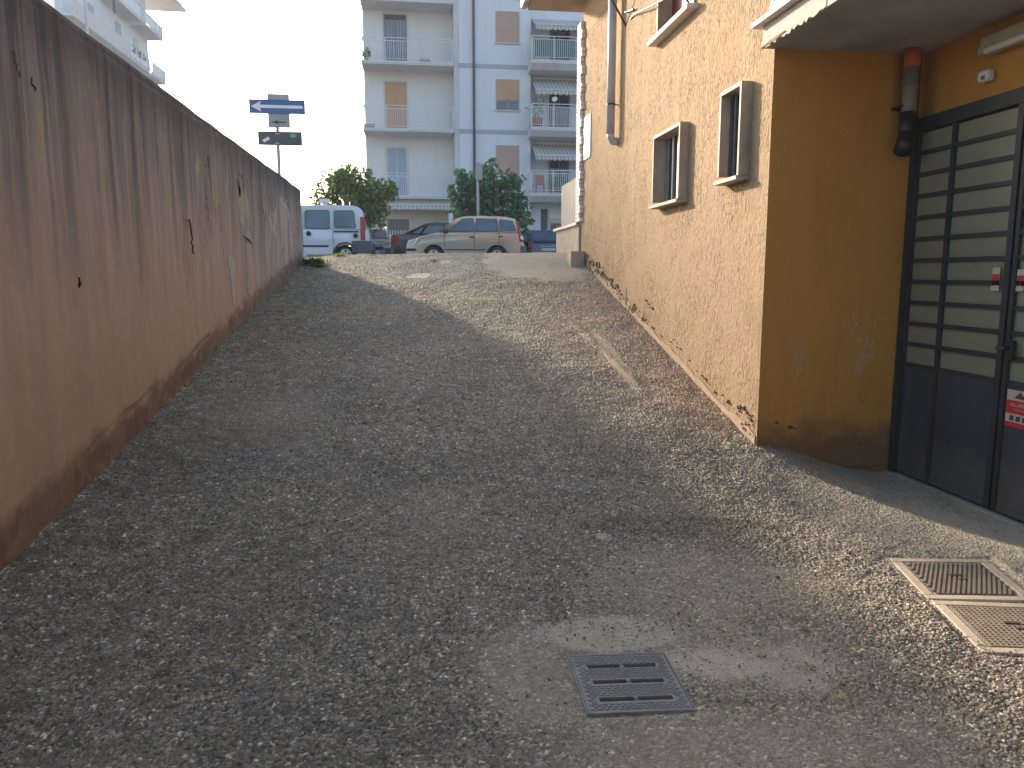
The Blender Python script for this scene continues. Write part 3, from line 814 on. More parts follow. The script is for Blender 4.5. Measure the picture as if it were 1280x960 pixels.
def small_window(h, label, bars, dep=.075):
    y0, y1, z0, z1 = h
    f = MB(); t = .03; xo = XR - .085; xi = XR + dep
    e = .002
    f.box(xo, xi, y0 - e, y0 + t, z0, z1); f.box(xo, xi, y1 - t, y1 + e, z0 + t, z1 - t); f.box(xo, xi, y0 + t, y1 + e, z1 - t, z1 + e)
    w = f.build('window', 'marble', HOUSE, bevel=.003); w['label'] = label
    s = MB(); s.box(xo - .02, xi, y0 - .01, y1 + .03, z0 - .032, z0 - .002) ; s.build('sill', 'marble', w, bevel=.003)
    g = MB(); g.box(xi - .01, xi, y0 + t, y1 - t, z0, z1 - t); g.build('glass', 'window_glass', w)
    b = MB()
    for k in range(bars):
        y = y0 + t + (y1 - y0 - 2 * t) * (k + .5) / bars; b.box(xi - .035, xi - .02, y - .011, y + .011, z0, z1 - t)
    b.box(xi - .04, xi - .012, y0 + t, y0 + t + .03, z0, z1 - t); b.box(xi - .04, xi - .012, y1 - t - .03, y1 - t, z0, z1 - t)
    b.build('bars', 'sign_back' if bars > 3 else 'sign_dark', w)
    # children of the window carry its transform, vertices are already relative to the house
    return w
small_window(W1, 'wider small window with grey bars in marble surround', 5)
small_window(W2, 'narrow small window nearest the corner in marble surround', 2, .03)
y0, y1, z0, z1 = W3
f = MB(); f.box(XR - .02, XR + .16, y1 - .03, y1 + .002, z0, z1); f.box(XR - .02, XR + .16, y0 - .002, y0 + .03, z0, z1)
f.box(XR - .02, XR + .16, y0 - .002, y1 + .002, z0 - .004, z0)
w3 = f.build('window', 'marble', HOUSE)
s = MB(); s.box(XR - .10, XR + .16, y0 - .06, y1 + .05, z0 - .05, z0 - .005); s.build('sill', 'white_marble', w3, bevel=.004)
s = MB(); s.box(XR + .13, XR + .16, y0 + .03, y1 - .03, z0, z1); s.build('shutter', 'shutter_red', w3)
# laundry rail beside the upper window
m = MB(); m.tube([(XR - .02, 8.9, 4.44), (XR - .02, 9.25, 4.52)], .012, 6); m.tube([(XR, 9.12, 4.40), (XR - .02, 8.9, 4.38), (XR - .14, 7.0, 3.98)], .009, 6)
m.tube([(XR + .02, 9.3, 4.36), (XR - .38, 9.3, 5.0)], .012, 6); m.tube([(XR + .02, 7.2, 3.96), (XR - .14, 7.0, 3.98)], .009, 6)
m.build('laundry_rail', 'dark_steel', HOUSE)
# downpipe
m = MB(); m.tube([(XR - .09, 9.58, 5.2), (XR - .09, 9.58, 3.20)], .052, 16); m.tube([(XR - .09, 9.58, 3.24), (XR - .085, 9.58, 3.16), (XR - .06, 9.58, 3.12), (XR + .02, 9.58, 3.11)], .05, 16)
dp = m.build('downpipe', 'zinc', HOUSE, smooth=True)
m = MB(); m.tube([(XR - .09, 9.58, 3.54), (XR - .09, 9.58, 3.56)], .056, 16); m.box(XR - .09, XR + .01, 9.57, 9.59, 3.545, 3.555); m.build('bracket', 'dark_steel', dp)
# balcony over the recess
m = MB(); n = 40
m.box(XR - .09, 3.9, -6, YC + .0, 3.045, 3.19)
bal = m.build('balcony', 'slab_concrete', HOUSE, bevel=.004)
m = MB(); m.box(XR - .15, XR + .12, -6, YC + .07, 3.192, 3.225); m.build('coping', 'white_marble', bal, bevel=.003)
m = MB(); m.box(XR - .10, XR + .9, -6, YC - .02, 3.226, 3.25); m.build('deck', 'slab_concrete', bal)
m = MB(); xr = XR - .06
for y in np.arange(-5.9, YC - .05, .11): m.box(xr - .007, xr + .007, y - .007, y + .007, 3.31, 4.16)
for y in (5.25, 3.9, 2.4, .9): m.box(xr - .018, xr + .018, y - .018, y + .018, 3.22, 4.2)
m.box(xr - .014, xr + .014, -5.95, YC - .06, 3.285, 3.312); m.box(xr - .02, xr + .02, -5.95, YC - .06, 4.16, 4.2)
for x in np.arange(xr + .11, XR + .85, .11): m.box(x - .007, x + .007, 5.243, 5.257, 3.31, 4.16)
m.box(xr, XR + .88, 5.236, 5.264, 3.285, 3.312); m.box(xr, XR + .88, 5.23, 5.27, 4.16, 4.2)
m.build('railing', 'galvanised', bal)
# spalled edge: ragged concrete with the rusty bar showing
m = MB(); m.cur = 0
ptop = []; pbot = []
for k in range(34):
    y = YC + .01 - k * .026
    ptop.append((y, 3.085 + .02 * random.random())); pbot.append((y, 3.030 + .03 * random.random()))
for k in range(33):
    m.prism([(XR - .088, *ptop[k]), (XR - .088, *ptop[k + 1]), (XR - .088, *pbot[k + 1]), (XR - .088, *pbot[k])], (-.006, 0, 0))
m.build('spalled_edge', 'plaster_chip', bal)
m = MB(); m.tube([(XR - .10, 5.36, 3.05), (XR - .105, 5.2, 3.055), (XR - .1, 5.0, 3.06)], .004, 6); m.build('rusty_bar', 'brick_red', bal)

# garage door
DX = XG - .02
gd_m = MB()
Y0d, Y1d = 1.25, 5.335
gd_m.box(DX - .03, DX + .05, Y1d - .05, Y1d, .0, 2.59); gd_m.box(DX - .03, DX + .05, Y0d, Y1d - .05, 2.50, 2.59)
leaves = [(4.30, 5.285), (3.30, 4.28), (2.30, 3.28), (1.30, 2.28)]
zb = .84; rows = 11; step = (2.50 - zb) / rows
for (a, b) in leaves:
    mid = b - .385
    gd_m.box(DX - .02, DX + .02, a, a + .045, .03, 2.50); gd_m.box(DX - .02, DX + .02, b - .03, b, .03, 2.50)
    gd_m.box(DX - .018, DX + .018, mid - .018, mid + .018, .03, 2.498)
    for k in range(rows):
        z = zb + k * step
        gd_m.box(DX - .014, DX + .016, a + .045, b - .03, z - .014, z + .014)
gd = gd_m.build('garage_door', 'dark_steel', HOUSE)
gd['label'] = 'dark blue steel door with frosted panes and thin bars'
for li, (a, b) in enumerate(leaves):
    m = MB(); m.box(DX - .006, DX + .01, a + .045, b - .03, .03, zb - .014)
    m.box(DX - .014, DX - .007, a + .05, b - .035, .03, .07)
    m.build('lower_panel', 'blue_steel', gd)
    mid = b - .385
    for k in range(rows):
        z = zb + k * step + .014
        for (p, q) in ((a + .045, mid - .018), (mid + .018, b - .03)):
            m = MB(); m.box(DX + .003, DX + .007, p, q, z, z + step - .028); m.build('pane', 'frosted_glass', gd)
m = MB(); m.box(DX - .034, DX - .0145, 4.20, 4.262, .98, 1.10); m.tube([(DX - .035, 4.23, 1.05), (DX - .065, 4.23, 1.05), (DX - .065, 4.30, 1.05)], .008, 8)
m.build('handle', 'black_pvc', gd)
m = MB(); m.box(DX + .03, DX + .3, Y0d, Y1d, -.3, 2.6); m.build('reveal', 'hollow_dark', gd)
m = MB(); m.box(XG - .06, XG + .02, Y0d, Y1d, -.05, .005); m.build('threshold', 'slab_concrete', HOUSE)

# waste pipe in the corner of the recess
px, py = 3.46, 5.22
wp = root('waste_pipe', (px, py, 2.3), 'grey and black waste pipe with orange collar in the corner of the recess', 'pipe')
m = MB(); m.tube([(px, py, 2.93), (px, py, 2.58)], .052, 16); m.tube([(px, py, 2.80), (px, py, 2.785)], .056, 16); m.build('pipe_run', 'grey_pvc', wp, smooth=True)
m = MB(); m.tube([(px, py, 3.05), (px, py, 2.925)], .054, 16); m.build('collar', 'orange_pvc', wp, smooth=True)
m = MB(); m.tube([(px, py, 2.62), (px, py, 2.50), (px, py, 2.46)], .060, 16); m.tube([(px, py, 2.49), (px - .012, py - .01, 2.44), (px - .035, py - .03, 2.39), (px - .06, py - .05, 2.35)], [.056, .058, .06, .06], 16)
m.build('elbow', 'black_pvc', wp, smooth=True)
m = MB(); m.tube([(px + .08, py + .05, 3.05), (px + .08, py + .05, 2.6)], .02, 8); m.build('cable_tube', 'black_pvc', wp)
m = MB(); m.box(px - .06, px + .06, py - .01, py + .12, 2.655, 2.67); m.build('bracket', 'dark_steel', wp)
# batten lamp and alarm sounder on the lintel
lf = root('batten_lamp', (XG - .05, 3.9, 2.9), 'long cream fluorescent batten fixed over the garage door', 'lamp')
m = MB(); m.box(XG - .07, XG - .001, 3.35, 4.68, 2.855, 2.965); m.build('housing', 'ivory_plastic', lf, bevel=.01)
m = MB(); m.tube([(XG - .085, 3.42, 2.865), (XG - .085, 4.60, 2.865)], .019, 12); m.build('tube', 'sign_white', lf)
m = MB(); m.box(XG - .08, XG - .07, 4.62, 4.675, 2.86, 2.90); m.build('end_cap', 'ivory_plastic', lf)
sn = root('wall_sounder', (XG - .03, 4.65, 2.73), 'small white rounded alarm sensor under the batten lamp', 'sensor')
m = MB(); m.box(XG - .06, XG - .001, 4.60, 4.70, 2.695, 2.765); m.build('housing', 'sign_white', sn, bevel=.02, seg=3)
m = MB(); m.box(XG - .063, XG - .0605, 4.625, 4.655, 2.705, 2.73); m.build('lens', 'shop_dark', sn)

# ---------------------------------------------------------------- notices on the door
def text_mesh(body, size, mt, parent, loc, rot, name='lettering', align='CENTER'):
    cu = bpy.data.curves.new(name, 'FONT'); cu.body = body; cu.size = size; cu.align_x = align; cu.extrude = .0004
    t = bpy.data.objects.new(name, cu); C.objects.link(t)
    bpy.context.view_layer.update()
    me = bpy.data.meshes.new_from_object(t); bpy.data.objects.remove(t)
    me.name = name; me.materials.clear(); me.materials.append(MATS[mt])
    o = bpy.data.objects.new(name, me); C.objects.link(o); o.parent = parent; o.location = loc; o.rotation_euler = rot
    return o
def notice(y, z, w, h, label, kind):
    r = root('warning_notice', (DX - .012, y, z), label, 'notice')
    x = 0
    rot = (R(90), 0, R(-90))
    m = MB(); m.box(-.001, .001, -w / 2, w / 2, -h / 2, h / 2); m.build('sheet', 'sticker_cream', r, local=True)
    if kind == 'big':
        m = MB(); m.box(-.002, -.0012, -w / 2, w / 2, -h * .14, h * .22); m.box(-.002, -.0012, -w / 2, w / 2, -h / 2, -h * .37); m.build('red_band', 'sticker_red', r, local=True)
        text_mesh('ALLARME', h * .15, 'sticker_cream', r, (-.0028, 0, h * .06), rot)
        text_mesh('area protetta', h * .07, 'sticker_cream', r, (-.0028, 0, -h * .04), rot)
        m = MB(); m.prism([(-.0013, -w * .22, h * .28), (-.0013, w * .22, h * .28), (-.0013, 0, h * .47)], (-.0008, 0, 0))
        for k in range(3): m.box(-.0021, -.0013, (-.3 + .24 * k) * w, (-.14 + .24 * k) * w, -h * .33, -h * .19)
        m.build('pictogram', 'ink', r, local=True)
    else:
        m = MB(); m.box(-.002, -.0012, -w / 2 + .002, w / 2 - .002, -h * .05, h * .22); m.box(-.002, -.0012, -w / 2, -w * .1, -h * .28, -h * .08); m.box(-.002, -.0012, w * .12, w * .44, -h * .28, -h * .08); m.build('red_band', 'sticker_red', r, local=True)
notice(4.415, 1.465, .065, .145, 'small red and cream alarm sticker inside a pane of the door', 'small')
notice(4.215, 1.46, .06, .13, 'small red sticker on the second leaf beyond the central stile', 'small')
notice(4.13, .69, .21, .225, 'large red and cream alarm notice on the lower steel panel', 'big')

# ---------------------------------------------------------------- covers and grate
def grate():
    cx, cy = GR; cz = gzf(cx, cy) - .016
    r = root('drain_grate', (cx, cy, cz), 'square cast iron grate with three slotted rows set in the ramp', 'drain grate'); lie(r, R(-1.0))
    n_ = .188
    m = MB()
    zt = .018
    slots = [(.105), (0.0), (-.11)]
    ys = [-.19, -.118, -.102, -.008, .008, .097, .113, .19]
    # plate in strips between the slots, then bridges across them
    edges = [-.18]
    for sy in (-.11, 0.0, .105): edges += [sy - .0125, sy + .0125]
    edges.append(.18)
    for i in range(0, len(edges) - 1, 2): m.box(-n_, n_, edges[i], edges[i + 1], 0, zt)
    for sy in (-.11, 0.0, .105):
        for a, b in ((-n_, -.135), (-.008, .008), (.135, n_)): m.box(a, b, sy - .0125, sy + .0125, 0, zt)
    m.build('plate', 'cast_iron', r, local=True)
    # raised lozenge pattern
    m = MB()
    px_, py_ = .024, .014
    for j in range(-13, 14):
        for i in range(-8, 9):
            x = i * px_ + (px_ / 2 if j % 2 else 0); y = j * py_
            if abs(x) > n_ - .012 or abs(y) > .174: continue
            if any(abs(y - s) < .018 and (.01 < abs(x) < .145) for s in slots): continue
            m.prism([(x - .0095, y, zt), (x, y - .0045, zt), (x + .0095, y, zt), (x, y + .0045, zt)], (0, 0, .0028))
    m.build('tread_pattern', 'cast_iron', r, local=True)
    m = MB(); q = n_ + .003; w = .006
    m.box(-q - w, -q, -.191, .191, -.01, .020); m.box(q, q + w, -.191, .191, -.01, .020); m.box(-q, q, .182, .191, -.01, .020); m.box(-q, q, -.191, -.182, -.01, .020)
    m.build('frame', 'cast_iron', r, local=True)
    m = MB(); m.box(-n_ + .01, n_ - .01, -.172, .172, -.05, -.035); m.build('pit', 'hollow_dark', r, local=True)
grate()
def cover(cx, cy, cz, sx, sy, rz, label, pat):
    r = root('chamber_cover', (cx, cy, gzf(cx, cy) + cz), label, 'manhole cover', 'chamber covers in cement by the garage'); lie(r, rz)
    m = MB(); e = .052
    m.box(-sx - e, sx + e, -sy - e, -sy - .004, -.03, .012); m.box(-sx - e, sx + e, sy + .004, sy + e, -.03, .012)
    m.box(-sx - e, -sx - .004, -sy - .004, sy + .004, -.03, .012); m.box(sx + .004, sx + e, -sy - .004, sy + .004, -.03, .012)
    m.build('surround', 'pale_cement', r, local=True, bevel=.004)
    m = MB(); m.box(-sx, sx, -sy, sy, -.01, .008); m.build('plate', 'dusty_iron', r, local=True)
    m = MB()
    if pat == 'rib':
        k = -sx - sy
        while k < sx + sy:
            # diagonal bars clipped to the plate: x - y*0.45 = k
            pts = []
            y0_, y1_ = -sy + .01, sy - .01
            x0_, x1_ = k + .45 * y0_, k + .45 * y1_
            if x0_ < -sx + .01: y0_ = y0_ + (-sx + .01 - x0_) / .45; x0_ = -sx + .01
            if x1_ > sx - .01: y1_ = y1_ - (x1_ - sx + .01) / .45; x1_ = sx - .01
            if y1_ - y0_ > .02 and x0_ < sx - .01 and x1_ > -sx + .01:
                w = .0065
                m.prism([(x0_ - w, y0_, .008), (x0_ + w, y0_, .008), (x1_ + w, y1_, .008), (x1_ - w, y1_, .008)], (0, 0, .007))
            k += .0235
    else:
        for k in np.arange(-sx + .012, sx - .005, .022): m.box(k - .005, k + .005, -sy + .005, sy - .005, .008, .013)
        for k in np.arange(-sy + .012, sy - .005, .022): m.box(-sx + .005, sx - .005, k - .005, k + .005, .008, .0125)
    m.build('ribs', 'dusty_iron', r, local=True)
    m = MB(); m.box(-.035, .03, .02, .04, .004, .0165); m.box(-.01, .03, -.03, -.018, .004, .0165); m.build('lifting_slot', 'hollow_dark', r, local=True)
cover(*CV1, -.004, .195, .20, R(-14), 'dusty square cover with slanting ribs, set in cement nearer the garage corner', 'rib')
cover(*CV2, -.004, .20, .20, R(-14), 'dusty square cover with a fine grid, cut by the frame below the ribbed one', 'grid')

# ---------------------------------------------------------------- low wall, fence, block by the crest
lw = root('low_wall', (XR + .1, 12.7, 1.5), 'low rendered wall with stone coping at the far end of the house', 'wall')
m = MB(); m.box(XR, XR + .22, 11.81, 13.72, 1.2, 2.235); m.build('wall_face', 'pale_cement', lw)
m = MB(); m.box(XR - .05, XR + .27, 11.78, 13.78, 2.236, 2.285); m.build('coping', 'white_marble', lw, bevel=.006)
fn = root('board_fence', (XR + .1, 12.7, 2.29), 'grey vertical board fence standing on the low wall', 'fence')
y = 11.86
m = MB()
while y < 13.6:
    m.box(XR + .085, XR + .105, y, y + .135, 2.33 + random.uniform(-.005, .005), 3.02 + random.uniform(-.006, .006)); y += .142
m.build('board_panel', 'wood_grey', fn)
m = MB(); m.box(XR + .106, XR + .14, 11.85, 13.62, 2.45, 2.50); m.box(XR + .106, XR + .14, 11.85, 13.62, 2.85, 2.90); m.build('rail', 'wood_grey', fn)
for y in (11.92, 13.5):
    m = MB(); m.box(XR + .141, XR + .19, y, y + .05, 2.286, 2.98); m.build('post', 'galvanised', fn)
cb = MB(); cb.box(XR - .22, XR - .01, 11.30, 11.62, 1.50, 1.83); o = cb.build('concrete_block', 'pale_cement', bevel=.012)
tag(o, 'small pale concrete block against the foot of the house at the crest', 'block')
cp = MB(); cp.box(.0, .01, 0, .01, 0, .01)

# ---------------------------------------------------------------- street signs on a pole behind the wall
sg = root('road_sign', (-2.36, 13.95, 1.78), 'blue one-way arrow plate and two grey plates on a pole behind the wall', 'road sign')
px, py = -2.28, 13.95
m = MB(); m.tube([(px, py, 1.78), (px, py, 4.47)], .03, 12); m.build('pole', 'galvanised', sg, smooth=True)
ap = MB(); ap.box(-2.72, -1.80, py - .060, py - .048, 4.175, 4.405); a_ = ap.build('arrow_plate', 'sign_blue', sg, bevel=.003)
m = MB(); yy = py - .0605
m.prism([(-2.69, yy, 4.29), (-2.52, yy, 4.375), (-2.545, yy, 4.315), (-1.84, yy, 4.315), (-1.84, yy, 4.265), (-2.545, yy, 4.265), (-2.52, yy, 4.205)], (0, -.002, 0)); m.build('arrow', 'sign_white', a_)
m = MB(); m.box(-2.42, -2.06, py - .044, py - .036, 3.95, 4.50); m.build('back_plate', 'sign_back', sg)
m = MB(); m.box(-2.36, -2.12, py - .046, py - .034, 4.03, 4.05); m.tube([(-2.30, py - .05, 4.04), (-2.26, py - .05, 4.04)], .02, 8); m.build('clamp', 'dark_steel', sg)
lp = MB(); lp.box(-2.60, -1.87, py - .044, py - .034, 3.66, 3.89); l_ = lp.build('lower_plate', 'sign_dark', sg, bevel=.003)
m = MB(); m.prism([(-2.53, py - .0445, 3.745), (-2.50, py - .0445, 3.705), (-2.40, py - .0445, 3.76), (-2.43, py - .0445, 3.80)], (0, -.001, 0)); m.build('pale_sticker', 'sign_white', l_)
m = MB(); m.prism([(-2.02 + .06 * math.cos(t), py - .0445, 3.825 + .035 * math.sin(t)) for t in np.linspace(0, 2 * PI, 14)[:-1]], (0, -.001, 0)); m.build('green_sticker', 'sticker_green', l_)
m = MB(); m.box(px - .035, px + .035, py - .047, py - .0445, 3.68, 3.70); m.box(px - .035, px + .035, py - .047, py - .0445, 3.84, 3.86); m.build('clamp', 'galvanised', sg)

# ---------------------------------------------------------------- cars
def car(name, label, cat, loc, rz, L, W, low, glass_h, belt, paint, wheels, wr, glass, sides, extra=None, tumble=.2, group='cars parked along the street'):
    """low: lower body outline (u from nose, z) going over the top from nose to tail; glass_h: greenhouse outline (u,z);
    u = distance back from the nose.  sides: list of side window outlines"""
    r = root(name, loc, label, cat, group, rz)
    X = lambda u: L / 2 - u
    hw = W / 2
    out = [(X(u), z) for u, z in low]
    # underside with wheel arches, tail to nose
    zb_ = .20
    und = []
    for u in sorted(wheels, reverse=True):
        ra = wr + .055
        k = [(X(u) + ra * math.cos(t), wr + ra * math.sin(t)) for t in np.linspace(PI, 0, 13)]
        k = [(a, max(b, zb_)) for a, b in k]
        und += [(k[0][0] - .001, zb_)] + k + [(k[-1][0] + .001, zb_)]
    lo = [(out[-1][0], zb_)] + und + [(out[0][0], zb_)]
    outline = out + lo
    b = MB(); k = len(outline)
    xs = [p[0] for p in outline]
    xmax, xmin = max(xs), min(xs)
    def wid(x, z, f):
        # narrower at nose and tail, and towards sill and shoulder
        e = min(xmax - x, x - xmin); t = max(0, min(1, e / .45)); pl = 1 - .13 * (1 - t) ** 2
        sh = 1 - .045 * max(0, (z - .55) / .5) ** 2 - .03 * max(0, (.4 - z) / .3)
        return hw * pl * sh * f
    rings = [(-1, .94), (-1, 1.0), (0, 0), (1, 1.0), (1, .94)]
    cols = []
    cz = sum(p[1] for p in outline) / k
    def ring(sgn, f, shrink):
        n = len(b.v)
        for (x, z) in outline:
            b.v.append((x * (1 - shrink * .012), sgn * wid(x, z, f), z - shrink * .012 * (1 if z > cz else -.3)))
        return n
    R1 = ring(-1, 1.0, 1); R2 = ring(-1, .965, 0); R3 = ring(1, .965, 0); R4 = ring(1, 1.0, 1)
    for a, c in ((R1, R2), (R2, R3), (R3, R4)):
        for i in range(k):
            j = (i + 1) % k; b.f.append((a + i, c + i, c + j, a + j)); b.mi.append(0)
    b.f.append(tuple(R1 + i for i in range(k))); b.f.append(tuple(R4 + i for i in reversed(range(k)))); b.mi += [0, 0]
    # greenhouse
    gk = len(glass_h)
    def gy(z, sgn, f=1.0): return sgn * (hw * .94 - max(0, z - belt) * tumble) * f
    n = len(b.v)
    for sgn in (-1, 1):
        for (u, z) in glass_h: b.v.append((X(u), gy(z, sgn), z))
    for i in range(gk - 1):
        b.f.append((n + i, n + i + 1, n + gk + i + 1, n + gk + i)); b.mi.append(0)
    b.f.append(tuple(n + i for i in range(gk))); b.f.append(tuple(n + gk + i for i in reversed(range(gk)))); b.mi += [0, 0]
    body = b.build('body', paint, r, local=True, bevel=.03, seg=3)
    for p_ in body.data.polygons: p_.use_smooth = True
    # side windows both sides
    for q in sides:
        for sgn in (-1, 1):
            m = MB(); cu = sum(p[0] for p in q) / len(q); cz_ = sum(p[1] for p in q) / len(q)
            o_ = [(X(u), gy(z, sgn) + sgn * .006, z) for u, z in q]
            m.prism(o_, (0, -sgn * .01, 0)); m.build('window', 'car_glass', r, local=True)
            m = MB(); rim = [(X(cu + (u - cu) * 1.05), gy(cz_ + (z - cz_) * 1.09, sgn) + sgn * .003, cz_ + (z - cz_) * 1.09) for u, z in q]
            m.prism(rim, (0, -sgn * .01, 0)); m.build('window_seal', 'trim_black', r, local=True)
    # windscreen and tailgate glass
    for (a, c, nm) in glass:
        (u0, z0_), (u1, z1_) = a, c
        d = Vector((X(u1) - X(u0), 0, z1_ - z0_)).normalized(); nrm = Vector((-d.z, 0, d.x))
        if nm == 'windscreen': nrm = Vector((abs(d.z), 0, abs(d.x)))
        else: nrm = Vector((-abs(d.z), 0, abs(d.x)))
        t0, t1 = .1, .9
        q = []
        for t, sg_ in ((t0, -1), (t0, 1), (t1, 1), (t1, -1)):
            u = u0 + (u1 - u0) * t; z = z0_ + (z1_ - z0_) * t
            q.append(Vector((X(u), gy(z, sg_, .88), z)) + nrm * .004)
        m = MB(); m.prism(q, nrm * .006); m.build(nm, 'car_glass', r, local=True)
    for u in wheels:
        for sgn in (-1, 1):
            y = sgn * (hw - .11)
            w = root('wheel', (0, 0, 0), None, None); w.parent = r; w.location = (X(u), y, wr)
            m = MB(); m.tube([(0, -.09, 0), (0, -.07, 0), (0, .07, 0), (0, .09, 0)], [wr * .93, wr, wr, wr * .93], 24); m.build('tyre', 'rubber', w, local=True)
            m = MB(); m.tube([(0, sgn * .07, 0), (0, sgn * .092, 0)], [wr * .66, wr * .64], 20)
            m.build('rim', 'alloy', w, local=True)
            m = MB()
            for s_ in range(5):
                a_ = 2 * PI * s_ / 5 + .3; c_, s2 = math.cos(a_ + .3), math.sin(a_ + .3)
                m.prism([(wr * .2 * math.cos(a_ - .1), sgn * .0925, wr * .2 * math.sin(a_ - .1)), (wr * .56 * math.cos(a_ - .25), sgn * .0925, wr * .56 * math.sin(a_ - .25)), (wr * .56 * math.cos(a_ + .25), sgn * .0925, wr * .56 * math.sin(a_ + .25)), (wr * .2 * math.cos(a_ + .1), sgn * .0925, wr * .2 * math.sin(a_ + .1))], (0, sgn * .003, 0))
            m.build('rim_opening', 'trim_black', w, local=True)
    m = MB(); m.box(X(L - .35), X(.35), -hw * .8, hw * .8, .16, .22); m.build('underbody', 'trim_black', r, local=True)
    if extra: extra(r, X, hw, gy, wid)
    return r
def side_box(r, X, hw, name, mt, u0, u1, z0, z1, t=.012, both=True, off=0.0, bevel=.004):
    for sgn in ((-1, 1) if both else (-1,)):
        m = MB(); m.box(X(u0), X(u1), sgn * (hw - .02 + off), sgn * (hw + t + off), z0, z1); m.build(name, mt, r, local=True, bevel=bevel)

# pale beige hatchback, nose to the left
def panda_extra(r, X, hw, gy, wid):
    side_box(r, X, hw, 'rubbing_strip', 'trim_black', 1.22, 2.50, .44, .48, .004)
    side_box(r, X, hw, 'handle', 'trim_black', 1.98, 2.13, .84, .875, .006); side_box(r, X, hw, 'handle', 'trim_black', 2.92, 3.05, .86, .895, .006)
    for sgn in (-1, 1):
        m = MB()
        for (u, a, b_) in ((1.20, .30, .99), (2.14, .25, 1.02), (2.92, .62, 1.0)): m.box(X(u), X(u + .009), sgn * (hw - .03), sgn * (hw + .0015), a, b_)
        m.build('door_gap', 'trim_black', r, local=True)
        m = MB(); m.box(X(1.18), X(1.32), sgn * (hw - .02), sgn * (hw + .13), .97, 1.09); m.build('mirror', 'trim_black', r, local=True, bevel=.03)
        m = MB(); m.prism([(X(.04), sgn * (hw * .62), .62), (X(.30), sgn * (hw * .985), .62), (X(.42), sgn * (hw * .99), .80), (X(.10), sgn * (hw * .66), .76)], (.02, sgn * .02, .005)); m.build('headlight', 'lamp_clear', r, local=True)
        m = MB(); m.prism([(X(3.70), sgn * hw * .93, .72), (X(3.60), sgn * hw * .955, .72), (X(3.46), sgn * hw * .90, 1.38), (X(3.52), sgn * hw * .82, 1.38)], (-.015, sgn * .028, 0)); m.build('tail_light', 'lamp_red', r, local=True)
        m = MB(); m.prism([(X(3.705), sgn * hw * .93, .79), (X(3.61), sgn * hw * .96, .79), (X(3.59), sgn * hw * .955, .90), (X(3.66), sgn * hw * .925, .90)], (-.018, sgn * .034, 0)); m.build('reversing_light', 'lamp_clear', r, local=True)
        m = MB(); m.tube([(X(1.98), sgn * (hw - .27), 1.46), (X(2.06), sgn * (hw - .27), 1.515), (X(2.95), sgn * (hw - .27), 1.50), (X(3.04), sgn * (hw - .27), 1.44)], .013, 6); m.build('roof_rail', 'dark_steel', r, local=True)
    m = MB(); m.box(X(3.60), X(3.83), -hw * .92, hw * .92, .30, .60); m.build('rear_bumper', 'bumper_grey', r, local=True, bevel=.05, seg=3)
    m = MB(); m.box(X(.38), X(.015), -hw * .95, hw * .95, .42, .50); m.build('bumper_strip', 'trim_black', r, local=True, bevel=.01)
CARY = 24.5
car('parked_hatchback', 'pale beige five-door hatchback with roof rails, parked side-on in mid street', 'car', (1.63, CARY + .8, STREET), PI, 3.8, 1.58,
    [(0.0, .32), (.0, .52), (.05, .66), (.14, .74), (.45, .86), (.98, .99), (3.52, 1.02), (3.66, .98), (3.72, .70), (3.76, .58), (3.78, .34)],
    [(.90, .97), (1.62, 1.42), (1.82, 1.485), (2.4, 1.51), (3.12, 1.49), (3.44, 1.43), (3.64, .98)], .98, 'paint_beige', (.86, 2.86), .285,
    [((.93, 1.0), (1.66, 1.43), 'windscreen'), ((3.64, .98), (3.44, 1.42), 'rear_window')],
    [[(1.28, 1.03), (2.12, 1.05), (2.12, 1.43), (1.78, 1.42)], [(2.22, 1.05), (2.88, 1.06), (2.86, 1.42), (2.22, 1.43)], [(2.96, 1.07), (3.46, 1.08), (3.36, 1.37), (2.96, 1.41)]], panda_extra)

# white van, tail to the right, nose hidden behind the wall
def van_extra(r, X, hw, gy, wid):
    L = 4.0
    U = lambda q: L - q      # q = metres forward of the tail
    side_box(r, X, hw, 'slide_rail', 'trim_black', U(1.12), U(.36), .98, 1.02, .004)
    side_box(r, X, hw, 'rubbing_strip', 'trim_black', U(2.9), U(1.28), .52, .58, .006)
    side_box(r, X, hw, 'rear_bumper', 'bumper_grey', U(.58), U(.0), .36, .72, .012, bevel=.05)
    m = MB(); m.box(X(U(.12)), X(U(-.06)), -hw, hw, .36, .68); m.build('rear_bumper', 'bumper_grey', r, local=True, bevel=.05)
    for sgn in (-1, 1):
        m = MB()
        for q in (2.05, 1.15): m.box(X(U(q)), X(U(q - .01)), sgn * (hw - .03), sgn * (hw + .002), .35, 1.04)
        m.build('door_gap', 'trim_black', r, local=True)
        m = MB(); m.box(X(U(.31)), X(U(.17)), sgn * (hw - .05), sgn * (hw + .008), .74, 1.44); m.build('tail_light', 'lamp_red', r, local=True, bevel=.02)
        m = MB(); m.tube([(X(U(.46)), sgn * (hw - .02), .87), (X(U(.46)), sgn * (hw + .006), .87)], .075, 18); m.build('fuel_cap', 'trim_black', r, local=True)
        m = MB(); m.tube([(X(U(1.87)), sgn * (hw - .02), .93), (X(U(1.87)), sgn * (hw + .008), .93)], .075, 18); m.build('handle', 'trim_black', r, local=True)
        m = MB(); m.tube([(X(U(.78)) + .37 * math.cos(t), sgn * (hw + .004), .29 + .37 * math.sin(t)) for t in np.linspace(0.1, PI - .1, 14)], .02, 6); m.build('arch_trim', 'trim_black', r, local=True)
vanX = -1.33 - 2.0
